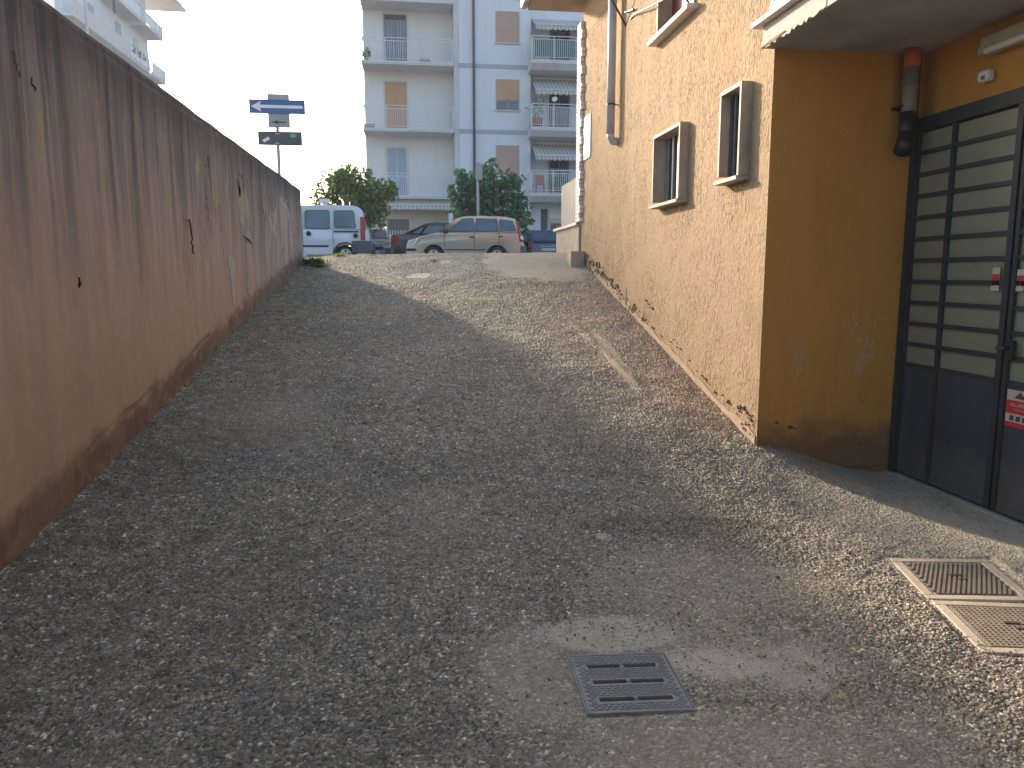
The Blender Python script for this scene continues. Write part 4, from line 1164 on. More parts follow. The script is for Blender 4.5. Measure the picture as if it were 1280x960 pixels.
car('parked_van', 'silver white window van with red tail lights, partly hidden by the boundary wall end', 'van', (vanX, CARY + .75, STREET), PI, 4.0, 1.66,
    [(0, .35), (0, .6), (.1, .8), (.4, .95), (.95, 1.08), (3.9, 1.10), (3.94, .9), (3.97, .34)],
    [(.85, 1.06), (1.45, 1.66), (1.62, 1.74), (2.4, 1.79), (3.4, 1.78), (3.62, 1.74), (3.74, 1.64), (3.90, 1.08)], 1.08, 'paint_white', (.78, 3.22), .29,
    [((.88, 1.1), (1.45, 1.66), 'windscreen'), ((3.90, 1.12), (3.75, 1.62), 'rear_window')],
    [[(1.30, 1.12), (1.86, 1.12), (1.86, 1.60), (1.70, 1.60)], [(2.06, 1.10), (2.73, 1.10), (2.75, 1.13), (2.75, 1.57), (2.71, 1.62), (2.09, 1.62), (2.04, 1.57), (2.04, 1.13)],
     [(2.94, 1.12), (3.50, 1.12), (3.54, 1.16), (3.50, 1.56), (3.44, 1.62), (2.94, 1.62), (2.90, 1.57), (2.90, 1.16)]], van_extra, tumble=.12)

# dark saloon behind, tail to the left
def sedan_extra(r, X, hw, gy, wid):
    for sgn in (-1, 1):
        m = MB(); m.prism([(X(4.17), sgn * hw * .9, .78), (X(3.88), sgn * hw * .99, .80), (X(3.92), sgn * hw * .98, .98), (X(4.17), sgn * hw * .88, 1.0)], (-.012, sgn * .02, 0)); m.build('tail_light', 'lamp_red', r, local=True)
        m = MB(); m.prism([(X(.05), sgn * hw * .7, .62), (X(.4), sgn * hw * .97, .64), (X(.45), sgn * hw * .97, .78), (X(.12), sgn * hw * .7, .74)], (.012, sgn * .02, 0)); m.build('headlight', 'lamp_clear', r, local=True)
        m = MB(); m.box(X(1.35), X(1.5), sgn * (hw - .02), sgn * (hw + .13), .98, 1.1); m.build('mirror', 'paint_black', r, local=True, bevel=.03)
    side_box(r, X, hw, 'handle', 'trim_black', 2.2, 2.35, .86, .89, .006)
    m = MB(); m.box(X(4.26), X(4.05), -hw * .9, hw * .9, .32, .66); m.build('rear_bumper', 'paint_black', r, local=True, bevel=.05)
car('parked_saloon', 'dark saloon half hidden behind the beige hatchback, one red tail light showing', 'car', (-.86 + 2.12, 28.2, STREET), 0, 4.24, 1.68,
    [(0, .34), (0, .6), (.1, .74), (.6, .9), (1.1, .98), (3.7, 1.08), (4.1, 1.08), (4.2, 1.02), (4.22, .5), (4.2, .34)],
    [(1.05, .96), (1.85, 1.40), (2.2, 1.47), (2.6, 1.49), (2.95, 1.45), (3.75, 1.08)], 1.0, 'paint_black', (.85, 3.35), .31,
    [((1.1, 1.0), (1.85, 1.40), 'windscreen'), ((3.72, 1.10), (2.98, 1.44), 'rear_window')],
    [[(1.45, 1.06), (2.3, 1.08), (2.3, 1.40), (1.9, 1.36)], [(2.38, 1.08), (3.1, 1.10), (2.9, 1.36), (2.38, 1.41)], [(3.16, 1.12), (3.45, 1.13), (3.05, 1.33)]], sedan_extra)
def hatch(name, label, loc, rz, paint, face=None):
    def ex(r, X, hw, gy, wid):
        for sgn in (-1, 1):
            m = MB(); m.box(X(3.66), X(3.55), sgn * hw * .74, sgn * hw * .965, .72, .98); m.build('tail_light', 'lamp_red', r, local=True, bevel=.02)
            m = MB(); m.prism([(X(.03), sgn * hw * .50, .60), (X(.03), sgn * hw * .86, .62), (X(.16), sgn * hw * .90, .76), (X(.12), sgn * hw * .52, .72)], (.03, 0, .01)); m.build('headlight', 'lamp_clear', r, local=True)
            m = MB(); m.box(X(1.2), X(1.33), sgn * (hw - .02), sgn * (hw + .14), .98, 1.1); m.build('mirror', 'trim_black', r, local=True, bevel=.03)
        m = MB(); m.box(X(3.72), X(3.675), -.27, .27, .62, .73); m.build('number_plate', 'plate_white', r, local=True)
        m = MB(); m.box(X(3.72), X(3.665), -.36, .36, .79, .82); m.build('chrome_strip', 'alloy', r, local=True)
        m = MB(); m.box(X(.0), X(-.03), -.26, .26, .42, .52); m.build('number_plate', 'plate_white', r, local=True)
        m = MB(); m.box(X(.02), X(-.012), -.42, .42, .57, .66); m.build('grille', 'trim_black', r, local=True)
        m = MB(); m.box(X(3.78), X(3.55), -hw * .93, hw * .93, .30, .55); m.build('rear_bumper', paint, r, local=True, bevel=.05)
    return car(name, label, 'car', loc, rz, 3.75, 1.62,
        [(0, .32), (-.0, .56), (.06, .68), (.4, .82), (.95, .96), (3.5, 1.0), (3.66, .92), (3.70, .34)],
        [(.88, .94), (1.6, 1.38), (1.85, 1.46), (2.6, 1.49), (3.3, 1.44), (3.62, .98)], .97, paint, (.72, 3.02), .29,
        [((.92, .98), (1.62, 1.39), 'windscreen'), ((3.62, .99), (3.32, 1.43), 'rear_window')],
        [[(1.25, 1.02), (2.1, 1.03), (2.1, 1.39), (1.7, 1.35)], [(2.2, 1.03), (3.2, 1.05), (3.05, 1.35), (2.2, 1.39)]], ex)
hatch('parked_hatchback', 'dark blue hatchback seen from behind beside the low wall, number plate showing', (5.32, 32.6, STREET), R(90), 'paint_blue')
hatch('parked_hatchback', 'dark hatchback wedged between the beige car and the blue one', (3.80, 33.3, STREET), R(97), 'paint_black')
hatch('parked_hatchback', 'slate blue small car facing out between the white van and the dark saloon', (-1.72, 30.0, STREET), R(-84), 'paint_teal')

# ---------------------------------------------------------------- trees
def leaf_mesh(name, centres, n, size, mt, parent, spread, droop=.3, seed=1):
    g = np.random.default_rng(seed); cs = np.array([c[:3] for c in centres]); rr = np.array([c[3] for c in centres])
    w = rr ** 2.2; pick = g.choice(len(cs), n, p=w / w.sum())
    d = g.normal(size=(n, 3)); d /= np.linalg.norm(d, axis=1)[:, None]
    rad = (g.random(n) ** .45) * rr[pick] * spread
    P = cs[pick] + d * rad[:, None] * np.array([1, 1, .8])
    s = size * (.6 + .8 * g.random(n))
    a = d + g.normal(size=(n, 3)) * .7; a[:, 2] -= droop; a /= np.linalg.norm(a, axis=1)[:, None]
    b = np.cross(a, g.normal(size=(n, 3))); b /= np.linalg.norm(b, axis=1)[:, None]
    c = np.cross(a, b)
    S = s[:, None]
    V = np.stack([P, P + a * S * .45 + b * S * .32 + c * S * .06, P + a * S, P + a * S * .45 - b * S * .32 + c * S * .06], 1).reshape(-1, 3)
    F = np.arange(n * 4).reshape(-1, 4)
    V = V - np.array(wloc(parent))
    return np_mesh(name, V, F, mt, False, parent)
def tree(name, label, base, trunk_h, centres, mt, n, size, seed, droop=.3, spread=1.0):
    r = root(name, base, label, 'tree', 'street trees in front of the flats')
    b = Vector(base); top = b + Vector((0.04, 0, trunk_h))
    m = MB(); m.tube([b - Vector((0, 0, .1)), b + Vector((.03, .02, trunk_h * .5)), top], [.13, .10, .08], 10)
    tr = m.build('trunk', 'bark', r, smooth=True)
    m = MB(); random.seed(seed)
    for c in centres:
        e = Vector(c[:3]); mid = top.lerp(e, .5) + Vector((random.uniform(-.1, .1), random.uniform(-.1, .1), .12))
        m.tube([top - Vector((0, 0, .15)), mid, e], [.04, .024, .008], 6)
    m.build('limb', 'bark', tr)
    leaf_mesh('crown', centres, n, size, mt, r, spread, droop, seed)
def clumps(cx, cy, cz, rx, ry, rz, n, r0, seed, flat=0):
    g = np.random.default_rng(seed); out = []
    while len(out) < n:
        d = g.normal(size=3); d /= np.linalg.norm(d); k = .55 + .5 * g.random()
        p = (cx + d[0] * rx * k, cy + d[1] * ry * k, cz + d[2] * rz * k, r0 * (.55 + .8 * g.random()))
        out.append(p)
    return out
tree('street_tree', 'rounded olive green tree with gaps of sky, behind the white van', (-2.05, 27.9, STREET), 1.15,
     clumps(-2.0, 27.9, 4.10, 1.25, 1.2, .95, 46, .34, 3) + [(-.95, 27.7, 4.35, .34), (-.75, 27.6, 4.2, .22), (-3.1, 27.8, 3.75, .3), (-3.25, 27.8, 4.1, .28), (-3.3, 27.8, 4.5, .22), (-3.0, 27.8, 4.75, .25), (-3.4, 27.8, 3.85, .16), (-.65, 27.7, 4.5, .16), (-2.1, 27.8, 5.0, .25), (-2.5, 27.8, 4.95, .2), (-1.55, 27.8, 4.95, .22), (-1.35, 27.5, 3.3, .4), (-1.2, 27.6, 3.75, .4), (-2.2, 27.6, 3.2, .4), (-2.9, 27.6, 3.3, .3), (-1.7, 27.4, 2.9, .35)], 'leaf_olive', 7600, .125, 5)
tree('street_tree', 'deep green tree with large drooping leaves, in front of the flats by a grey post', (2.6, 29.2, STREET), 1.2,
     [(2.82, 28.8, 5.35, .25), (2.55, 28.8, 5.05, .42), (2.9, 28.8, 5.55, .14), (1.55, 28.9, 4.62, .26), (1.35, 28.9, 4.7, .14), (1.9, 28.9, 4.8, .3), (1.85, 28.9, 5.2, .18), (1.75, 28.9, 5.1, .2), (3.3, 28.9, 4.95, .32), (3.65, 28.9, 4.9, .22), (3.9, 28.8, 5.0, .13), (3.2, 28.9, 4.5, .5), (3.7, 28.8, 4.2, .35), (3.95, 28.8, 3.8, .3), (4.05, 28.7, 3.5, .2),
      (2.5, 28.9, 4.5, .6), (2.0, 28.9, 4.2, .45), (1.75, 28.9, 3.85, .35), (2.6, 28.9, 3.9, .6), (3.2, 28.8, 3.8, .5), (3.6, 28.7, 3.4, .4), (2.2, 28.8, 3.5, .4), (3.0, 28.8, 3.3, .45), (1.6, 28.8, 4.35, .25), (3.8, 28.8, 3.1, .3), (3.5, 28.8, 2.9, .3)], 'leaf_deep', 2700, .23, 9, droop=.9, spread=1.05)
# grey parking post with plate back, small white direction plate in the left tree
ps = root('street_post', (2.25, 27.6, STREET), 'grey post with a narrow plate standing in front of the drooping tree', 'post')
m = MB(); m.tube([(2.25, 27.6, STREET), (2.25, 27.6, 5.35)], .045, 10); m.build('pole', 'galvanised', ps, smooth=True)
m = MB(); m.box(2.16, 2.40, 27.52, 27.54, 4.75, 5.30); m.build('plate', 'sign_back', ps)
ds = root('direction_sign', (-3.0, 26.7, STREET), 'small white direction plate on a post above the van roof', 'sign')
m = MB(); m.tube([(-2.92, 26.72, STREET), (-2.92, 26.72, 3.95)], .03, 8); m.build('pole', 'galvanised', ds)
m = MB(); m.box(-3.10, -2.76, 26.66, 26.68, 3.80, 3.96); m.build('plate', 'sign_white', ds)

# ---------------------------------------------------------------- flats across the street
K = 1.1
BY = 34 * K; WY = 35 * K; FY = 33.8 * K; RY = 33 * K; RW = 34.5 * K
def kx(x): return x * K
def kz(z): return 1.5 + (z - 1.5) * K
AB = root('apartment_building', (4, BY + 5, STREET), 'white apartment block with railed balconies, straight across the end of the ramp', 'building')
xl, xb, xbr, xe = kx(-2.02), kx(2.0), kx(5.06), kx(12.5)
ztop = kz(16.5)
m = MB()
m.box(xb, xbr, BY, WY + 9, STREET, ztop); m.box(xbr, xe, RW, WY + 9, STREET, ztop)
m.build('wall', 'white', AB)
m = MB(); m.box(xl, xb, WY, WY + 9, STREET, ztop); m.build('loggia_wall', 'white_warm', AB)
m = MB(); m.box(xb - .24, xb - .003, BY + .02, WY - .01, STREET, ztop); m.build('pilaster', 'slab_white', AB)
for z in (10.20, 7.52, 12.98, 4.78):
    m = MB(); m.box(xb - .02, xbr + .02, BY - .03, BY - .002, kz(z) - .09, kz(z) + .09); m.build('string_course', 'band_grey', AB)
m = MB(); m.tube([(kx(2.62), BY - .09, ztop - .2), (kx(2.62), BY - .09, kz(4.2))], .055, 10); m.build('downpipe', 'band_grey' if 0 else 'sign_dark', AB, smooth=True)
def rail_grid(m, x0, x1, y, z0, h, solid=None, side=None, n=None, bars=None):
    m.box(x0, x1, y - .02, y + .02, z0 + h - .03, z0 + h); m.box(x0, x1, y - .015, y + .015, z0 + h - .16, z0 + h - .135)
    m.box(x0, x1, y - .015, y + .015, z0 + .08, z0 + .10)
    k = max(1, round((x1 - x0) / 1.1))
    for i in range(k + 1):
        x = x0 + (x1 - x0) * i / k; m.box(x - .018, x + .018, y - .02, y + .02, z0 - .1, z0 + h)
    if bars:
        nb = int((bars[1] - bars[0]) / .095)
        for i in range(nb + 1):
            x = bars[0] + (bars[1] - bars[0]) * i / nb; m.box(x - .009, x + .009, y - .009, y + .009, z0 + .1, z0 + h - .14)
def door(parent, x0, x1, z0, z1, y, mt, mt2=None, split=False, label=None):
    d = MB(); e = .07
    d.box(x0 - e, x0, y - .03, y - .002, z0, z1 + e); d.box(x1, x1 + e, y - .03, y - .002, z0, z1 + e); d.box(x0, x1, y - .03, y - .002, z1, z1 + e)
    o = d.build('window', 'slab_white', parent)
    if label: o['label'] = label
    m = MB(); m.box(x0, x1, y - .012, y - .003, z0, z1)
    if not split:
        zz = z0
        while zz < z1 - .02: m.box(x0 + .01, x1 - .01, y - .018, y - .0125, zz + .004, min(zz + .046, z1)); zz += .05
    m.build('shutter' if mt.startswith('shutter') else 'glass', mt, o)
    if split:
        m = MB(); xm = (x0 + x1) / 2
        for a in (x0 + .03, xm, x1 - .03): m.box(a - .03, a + .03, y - .022, y - .0125, z0, z1)
        m.build('frame', mt2 or 'slab_white', o)
    return o
BAR = 'railing_white'
# left balconies
for bi, (zs, rl) in enumerate(((12.66, 0), (10.19, 1), (7.50, 2), (4.75, 3))):
    z = kz(zs); s = MB(); s.box(xl - .02, xb - .27, FY - .02, WY - .003, z - .10, z + .06)
    if bi == 3: s.box(xl - .02, xb - .27, FY + .4, WY - .003, z - .45, z - .101)
    b = s.build('balcony', 'slab_white', AB, bevel=.01)
    if bi:
        m = MB(); m.box(xl, xb - .3, FY - .05, FY - .022, z - .02, z + .04); rail_grid(m, xl + .03, xb - .3, FY + .03, z + .06, 1.02, bars=(kx(-1.24), kx(-.15)))
        m.box(xl + .03, xl + .06, FY + .03, WY - .05, z + 1.05, z + 1.08)
        m.build('railing', BAR, b)
    m = MB()
    if bi in (1, 2): m.box(xb - .75, xb - .42, WY - .02, WY - .01, z + .9, z + 1.1)
b0 = [o for o in bpy.data.objects if o.name.startswith('balcony')]
door(AB, kx(-1.14), kx(-.18), kz(10.30), kz(12.42), WY, 'window_glass', 'shop_dark', True, 'balcony door behind dark folding grille, third floor')
m = MB()
for i in range(16): x = kx(-1.12) + i * kx(.94) / 15; m.box(x - .012, x + .012, WY - .06, WY - .045, kz(10.34), kz(12.2))
m.build('folding_grille', 'shutter_blue', AB)
door(AB, kx(-1.14), kx(-.22), kz(7.62), kz(9.68), WY, 'shutter_orange', label='balcony door with lowered orange shutter, second floor')
door(AB, kx(-1.14), kx(-.24), kz(4.88), kz(6.92), WY, 'shutter_blue', 'cream', True, 'balcony door in cream frame, first floor')
# bay windows
for (z0_, z1_, mt_, part) in ((11.16, 12.40, 'shutter_pink', 0), (8.42, 9.66, 'shutter_orange', .36), (5.72, 6.94, 'shutter_pink', 0)):
    x0, x1 = kx(3.58), kx(4.54); a, b_ = kz(z0_), kz(z1_)
    w = MB(); e = .035
    w.box(x0 - e, x0, BY - .02, BY - .002, a, b_ + e); w.box(x1, x1 + e, BY - .02, BY - .002, a, b_ + e); w.box(x0, x1, BY - .02, BY - .002, b_, b_ + e)
    wo_ = w.build('window', 'band_grey', AB)
    m = MB(); m.box(x0 - .08, x1 + .08, BY - .10, BY - .001, a - .05, a - .002); m.build('sill', 'white_marble', wo_)
    zc = a + (b_ - a) * part; m = MB(); zz = zc
    while zz < b_ - .01: m.box(x0, x1, BY - .013, BY - .004, zz, min(zz + .046, b_)); zz += .05
    m.build('shutter', mt_, wo_)
    if part:
        m = MB(); m.box(x0, x1, BY - .008, BY - .003, a, zc); m.build('glass', 'window_glass', wo_)
        m = MB(); m.box((x0 + x1) / 2 - .03, (x0 + x1) / 2 + .03, BY - .014, BY - .0085, a, zc); m.box(x0, x1, BY - .014, BY - .0085, zc - .06, zc); m.build('frame', 'soffit', wo_)
# right balconies with awnings
for bi, (zs, col) in enumerate(((10.17, 'green'), (7.48, None), (4.78, None))):
    z = kz(zs); s = MB(); x0 = kx(4.93); x1 = kx(10.5)
    s.prism([(x0, RY, z - .02), (x0, RY, z + .14), (x0, RW - .004, z + .14), (x0, RW - .004, z - .26), (x0, RY + .25, z - .26)], (x1 - x0, 0, 0))
    b = s.build('balcony', 'slab_white', AB)
    m = MB(); rail_grid(m, x0 + .05, x1, RY + .05, z + .15, 1.02, bars=(x0 + .15, x1))
    for q in (1.15, .28): m.box(x0 + .04, x0 + .07, RY + .05, RW - .05, z + q, z + q + .03)
    for i in range(12): m.box(x0 + .045, x0 + .062, RY + .12 + i * .12, RY + .137 + i * .12, z + .28, z + 1.15)
    m.build('railing', BAR, b)
    if col:
        m = MB(); m.box(x0 + .18, x1, RY + .085, RY + .095, z + .26, z + 1.0); m.build('screen_cloth', 'green_cloth', b)
for bi, (zt, zl, out_) in enumerate(((12.32, 11.74, 1.3), (9.86, 9.12, 1.45), (7.12, 6.44, 1.5))):
    x0 = kx(5.16); x1 = kx(10.5); a = kz(zt); c = kz(zl); y1 = RW - .02; y0 = RW - out_
    m = MB(); m.prism([(x0, y1, a), (x0, y0, c), (x0, y0, c - .02), (x0, y1, a - .03)], (x1 - x0, 0, 0)); aw = m.build('awning', 'awning_cloth', AB)
    m = MB(); x = x0
    while x < x1:
        w_ = .26
        m.prism([(x + w_ * t, y0 - .004, c - .02 - (.13 + .06 * math.sin(PI * t))) for t in np.linspace(0, 1, 7)] + [(x + w_, y0 - .004, c), (x, y0 - .004, c)], (0, .008, 0)); x += w_
    m.build('valance', 'awning_cloth', aw)
    m = MB(); m.box(x0 - .03, x1, y0 - .03, y0 + .02, c - .015, c + .02) if 0 else m.tube([(x0 - .02, y0 - .02, c + .012), (x1, y0 - .02, c + .012)], .028, 8); m.build('front_bar', 'railing_white', aw)
for i, (z0_, z1_) in enumerate(((10.30, 12.1), (7.62, 9.34), (4.92, 6.56))):
    door(AB, kx(5.95), kx(6.85), kz(z0_), kz(z1_), RW, 'window_glass', 'shop_dark', True, None)
# shop front under the first floor
m = MB(); m.box(xl, xb - .26, WY - 1.5, WY - .004, STREET, kz(4.22)) if 0 else m.box(xl, xb - .3, WY - .05, WY - .004, STREET + .1, kz(4.3)); m.build('shop_wall', 'cream', AB)
m = MB(); m.box(kx(-1.15), kx(-.22), WY - .075, WY - .052, STREET + .12, kz(3.88)); m.build('shop_door', 'shop_dark', AB)
m = MB(); zc = kz(4.40); m.prism([(kx(-1.3), WY - .06, zc + .12), (kx(-1.3), WY - 1.25, zc + .02), (kx(-1.3), WY - 1.25, zc), (kx(-1.3), WY - .06, zc + .09)], (kx(2.95), 0, 0)); aw = m.build('awning', 'awning_cloth', AB)
m = MB(); x = kx(-1.3)
while x < kx(1.6):
    m.prism([(x + .28 * t, WY - 1.255, zc - .16 - .07 * math.sin(PI * t)) for t in np.linspace(0, 1, 7)] + [(x + .28, WY - 1.255, zc), (x, WY - 1.255, zc)], (0, .008, 0)); x += .28
m.build('valance', 'awning_cloth', aw)
m = MB(); m.tube([(kx(-1.32), WY - 1.26, zc + .02), (kx(1.67), WY - 1.26, zc + .02)], .035, 8); m.build('front_bar', 'railing_white', aw)
m = MB(); m.box(kx(1.48), kx(1.66), WY - 1.3, WY - 1.1, STREET, zc - .03); m.build('pillar', 'railing_white', AB)
m = MB(); m.box(xl, xb + .2, FY + .5, FY + .8, kz(4.42), kz(4.62)); m.build('fascia', 'shop_dark', AB)
# entrance on the right
en = MB(); en.box(kx(5.62), kx(5.90), RW - .03, RW - .003, STREET + .1, kz(4.34)); en.build('entrance_panel', 'sign_dark', AB)
en = MB(); en.box(kx(6.0), kx(6.9), RW - .05, RW - .003, kz(3.75), kz(3.95)); en.box(kx(5.95), kx(6.0), RW - .05, RW - .003, STREET, kz(4.3)); e_ = en.build('entrance_frame', 'cream', AB)
en = MB(); en.box(kx(6.05), kx(6.9), RW - .04, RW - .003, STREET + .1, kz(3.72)); en.build('entrance_door', 'window_glass', AB)

pf = root('picket_fence', (-.5, 34.2, STREET + .12), 'low white picket fence in front of the shop front', 'fence')
m = MB(); x = -2.3
while x < .9: m.box(x - .02, x + .02, 34.19, 34.21, STREET + .14, 3.36); x += .115
m.build('pickets', 'railing_white', pf)
m = MB(); m.box(-2.35, .92, 34.215, 34.24, 3.12, 3.17); m.box(-2.35, .92, 34.215, 34.24, STREET + .4, STREET + .45); m.build('rail', 'railing_white', pf)
# things kept on the balconies
def potted(x, y, z, s, label, mt='leaf_deep', seed=1):
    r = root('potted_plant', (x, y, z), label, 'potted plant', 'plants on the balconies')
    m = MB(); m.tube([(x, y, z), (x, y, z + .22 * s)], [.11 * s, .15 * s], 12); m.build('pot', 'terracotta', r)
    leaf_mesh('foliage', [(x, y, z + .42 * s, .22 * s), (x + .08, y, z + .6 * s, .15 * s)], 160, .09, mt, r, 1.1, .1, seed)
potted(kx(-1.85), FY + .35, kz(10.26), .8, 'leafy pot in the left corner of the third floor balcony', seed=2)
potted(kx(5.25), RY + .5, kz(7.62), 2.0, 'tall plant at the left end of the second floor awning balcony', seed=4)
potted(kx(6.12), RY + .4, kz(4.92), 1.2, 'pot among the railings of the first floor awning balcony', seed=5)
def rack(x, y, z, label, mt):
    r = root('wire_crate', (x, y, z), label, 'crate', 'crates on the balconies')
    m = MB()
    for i in range(5): m.box(x - .2 + i * .1 - .035, x - .2 + i * .1 + .035, y, y + .2, z + .02, z + .17)
    m.box(x - .25, x + .25, y - .005, y + .205, z, z + .025); m.build('slats', mt, r)
rack(kx(.58), FY + .2, kz(10.26), 'dark slatted crate on the third floor balcony right of the door', 'shop_dark')
rack(kx(-1.80), FY + .2, kz(7.57), 'reddish basket in the corner of the second floor balcony', 'terracotta')
ch = root('balcony_chair', (kx(5.45), RY + .4, kz(4.92)), 'red chair behind the first floor balcony railing', 'chair')
m = MB(); cx_, cy_, cz_ = kx(5.42), RY + .45, kz(4.92); m.box(cx_ - .22, cx_ + .22, cy_, cy_ + .4, cz_ + .42, cz_ + .46); m.build('seat', 'chair_red', ch)
m = MB(); m.box(cx_ - .22, cx_ + .22, cy_ + .38, cy_ + .42, cz_ + .47, cz_ + .88); m.build('backrest', 'chair_red', ch)
for a in (-.2, .17):
    for b_ in (0.02, .35):
        m = MB(); m.box(cx_ + a, cx_ + a + .03, cy_ + b_, cy_ + b_ + .03, cz_, cz_ + .418); m.build('leg', 'chair_red', ch)
dh = root('satellite_dish', (kx(5.92), RY + .2, kz(8.5)), 'small white satellite dish above the second floor balcony rail', 'satellite dish')
m = MB(); c0 = Vector((kx(5.95), RY + .1, kz(8.72))); nrm = Vector((-.35, -.9, .35)).normalized()
m.tube([c0, c0 + nrm * .02, c0 + nrm * .05], [.02, .09, .13], 18); m.build('reflector', 'sign_white', dh)
m = MB(); m.tube([c0 - Vector((0, 0, .42)), c0], .018, 6); m.tube([c0, c0 + nrm * .24 - Vector((0, 0, .12))], .008, 6); m.build('arm', 'galvanised', dh)

# ---------------------------------------------------------------- block beyond the boundary wall, far left
S = 1.1  # enlarged about the camera so the block clears the sun
def ly(y): return y * S
def lz(z): return 1.5 + (z - 1.5) * S
LB = root('apartment_building', (-30, 70, STREET), 'pale apartment block with long balconies rising behind the boundary wall', 'building')
XF = -23 * S; XW = -24.3 * S
m = MB()
seg = [60.9, 63, 66, 69, 72, 75, 78.9]
xk = lambda y: XW - .5 * (y - 60.9 * S) - .6  # footprint slanted along the sun direction so the block lets sunlight past
for i in range(6):
    a, b_ = seg[i] * S, seg[i + 1] * S
    ta, tb = (1.5 + .321 * a, 1.5 + .321 * b_) if i < 5 else (lz(27.1), lz(27.1))  # sloping roofline shaped to keep the sun on the house and ramp
    A = [(XW, a), (XW, b_), (xk(b_), b_), (xk(a), a)]
    lo = [(x, y, STREET) for x, y in A]; hi = [(x, y, ta if y == a else tb) for x, y in A]
    m.face(lo[::-1]); m.face(hi)
    for q in range(4): m.face([lo[q], lo[(q + 1) % 4], hi[(q + 1) % 4], hi[q]])
m.build('wall', 'white', LB)
def lbal(y0, y1, z, parapet):
    y0 *= S; y1 *= S
    s = MB(); s.box(XF, XW, y0, y1, z, z + .22); b = s.build('balcony', 'slab_white', LB)
    m = MB()
    if parapet == 'solid': m.box(XF, XF - .12, y0, y1, z + .221, z + 1.35)
    else:
        m.box(XF - .05, XF, y0, y1, z + 1.30, z + 1.36); m.box(XF - .04, XF, y0, y1, z + .28, z + .33)
        m.box(XF - .03, XF - .015, y0 + .05, y1 - .05, z + .36, z + 1.28)
        for q in np.arange(y0, y1, 1.5): m.box(XF - .05, XF + .01, q, q + .07, z + .22, z + 1.36)
        m.box(XF - .05, XF + .06, y1 - .12, y1, z + .22, z + 1.36)
    m.build('parapet', 'slab_white' if parapet == 'solid' else 'railing_white', b)
    if parapet != 'solid':
        m = MB(); m.box(XW, XF, y1 - .05, y1, z + .22, z + 1.3); m.build('end_panel', 'railing_white', b)
    return b
lbal(59.2, 70.0, lz(19.07), 'solid'); lbal(70.1, 74.8, lz(19.07), 'glass'); lbal(75.6, 79.1, lz(19.07), 'glass')
lbal(67.8, 73.6, lz(23.0), 'glass'); lbal(74.3, 79.1, lz(23.0), 'glass')
m = MB(); m.box(XW, XF + 1.1, 80 * S - 6, 83.9 * S, lz(27.1), lz(27.1) + .28); m.prism([(XW, 76 * S, lz(27.12)), (XW, 83.9 * S, lz(27.12)), (XW - 9, 83.9 * S, lz(27.12)), (XW - 7, 76 * S, lz(27.12))], (0, 0, .26)); m.build('eaves', 'slab_white', LB)
m = MB(); m.tube([(XF + .05, ly(61.3), lz(17)), (XF + .05, ly(61.3), lz(24))], .12, 10); m.build('downpipe', 'zinc', LB)
m = MB(); m.tube([(XF - .2, ly(67.6), lz(21.9)), (XF - .2, ly(67.6), lz(26))], .11, 10); m.build('downpipe', 'sign_dark', LB)
for (a, b_, z0_, z1_) in ((75.0, 76.3, 20.9, 22.2), (65.3, 66.4, 20.3, 21.9), (70.8, 72.1, 20.3, 22.3), (77, 78.1, 23.6, 25.6), (69.4, 70.7, 23.4, 25.0)):
    m = MB(); m.box(XW + .002, XW + .03, a * S, b_ * S, lz(z0_), lz(z1_)); w = m.build('window', 'band_grey', LB)
    m = MB(); m.box(XW + .031, XW + .04, a * S + .08, b_ * S - .08, lz(z0_) + .05, lz(z1_) - .08); m.build('shutter', 'sign_back', w)
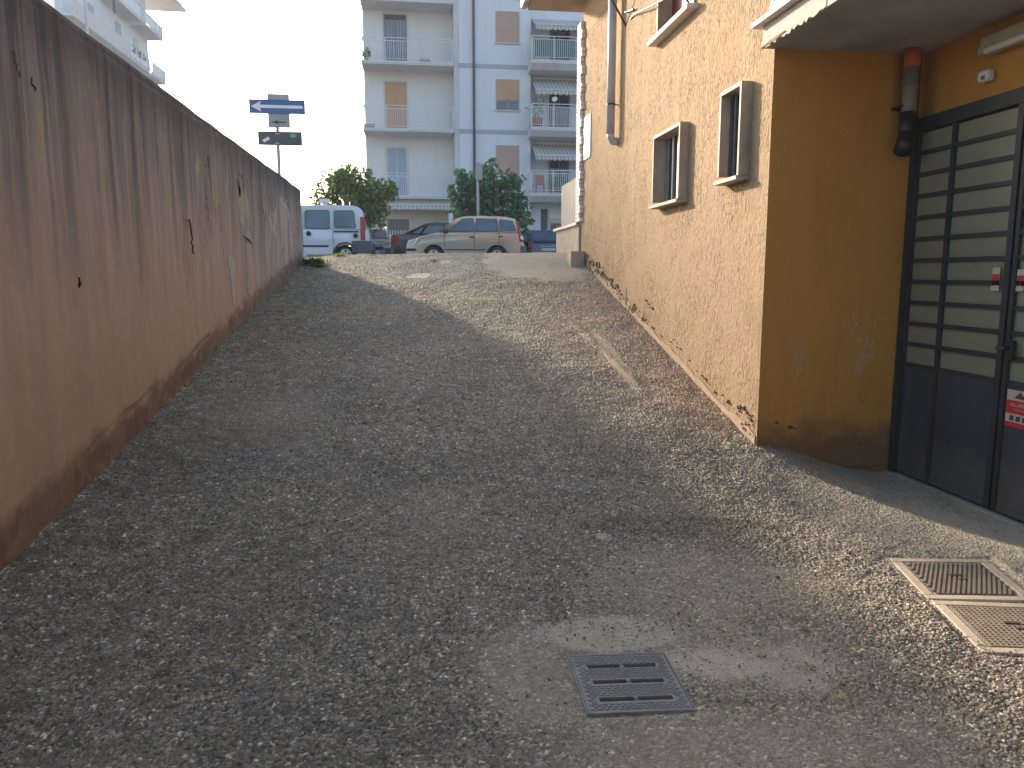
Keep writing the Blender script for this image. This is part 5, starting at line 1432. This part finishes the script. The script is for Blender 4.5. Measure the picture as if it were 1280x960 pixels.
for k, yk in enumerate((70.9, 72.2, 73.4)):
    y = yk * S; z = lz(19.07) + .22
    o = MB()
    r = root('potted_plant', (XF - .4, y, z), ('nearest', 'middle', 'farthest')[k] + ' of three dark potted plants on the long balcony of the left block', 'potted plant', 'plants on the balconies')
    o.tube([(XF - .4, y, z), (XF - .4, y, z + .35)], [.16, .24], 10); o.build('pot', 'terracotta', r)
    leaf_mesh('foliage', [(XF - .3, y, z + .85, .45)], 200, .18, 'leaf_deep', r, 1.0, .1, 20 + k)

# ---------------------------------------------------------------- air
hz = MB(); hz.box(-60, 60, -12, 110, -1.7, 34)
hm = bpy.data.materials.new('air'); hm.use_nodes = True; ht = hm.node_tree; ht.nodes.clear()
ho = ht.nodes.new('ShaderNodeOutputMaterial'); hv = ht.nodes.new('ShaderNodeVolumePrincipled')
hv.inputs['Color'].default_value = (.75, .87, 1, 1); hv.inputs['Density'].default_value = HAZE; hv.inputs['Anisotropy'].default_value = .1
ht.links.new(hv.outputs[0], ho.inputs['Volume']); MATS['air'] = hm
if HAZE > 0: tag(hz.build('haze', 'air'), kind='stuff')

# ---------------------------------------------------------------- weeds at the crest
def weed(x, y, s, n, mt, label, seed):
    z = gzf(x, y)
    r = root('weed_tuft', (x, y, z), label, 'weed', 'weeds at the crest of the ramp')
    g = random.Random(seed); m = MB()
    for k in range(n):
        a = g.uniform(0, 2 * PI); l = s * g.uniform(.5, 1.1); b0 = Vector((x + g.gauss(0, s * .55), y + g.gauss(0, s * .55), z))
        d = Vector((math.cos(a) * g.uniform(.2, .8), math.sin(a) * g.uniform(.2, .8), 1)).normalized(); sd = Vector((-math.sin(a), math.cos(a), 0)) * s * .07
        m.face([b0 - sd * .4, b0 + d * l * .5 + sd, b0 + d * l + Vector((0, 0, -l * .15)), b0 + d * l * .5 - sd])
    m.build('leaves', mt, r)
weed(-1.62, 12.9, .15, 260, 'weed', 'green weed clump at the foot of the boundary wall end', 1)
weed(-1.50, 12.5, .09, 120, 'weed', 'lower green weed just nearer than the clump at the wall end', 5)
weed(-1.28, 13.75, .09, 120, 'dry', 'yellowish dry tuft on the crest in front of the van wheel', 2)
weed(-.72, 13.5, .05, 70, 'dry', 'tiny dry tuft on the crest, right of the yellowish one', 3)
weed(.30, 12.3, .05, 70, 'weed', 'flat green weed in the middle of the ramp near the crest', 4)
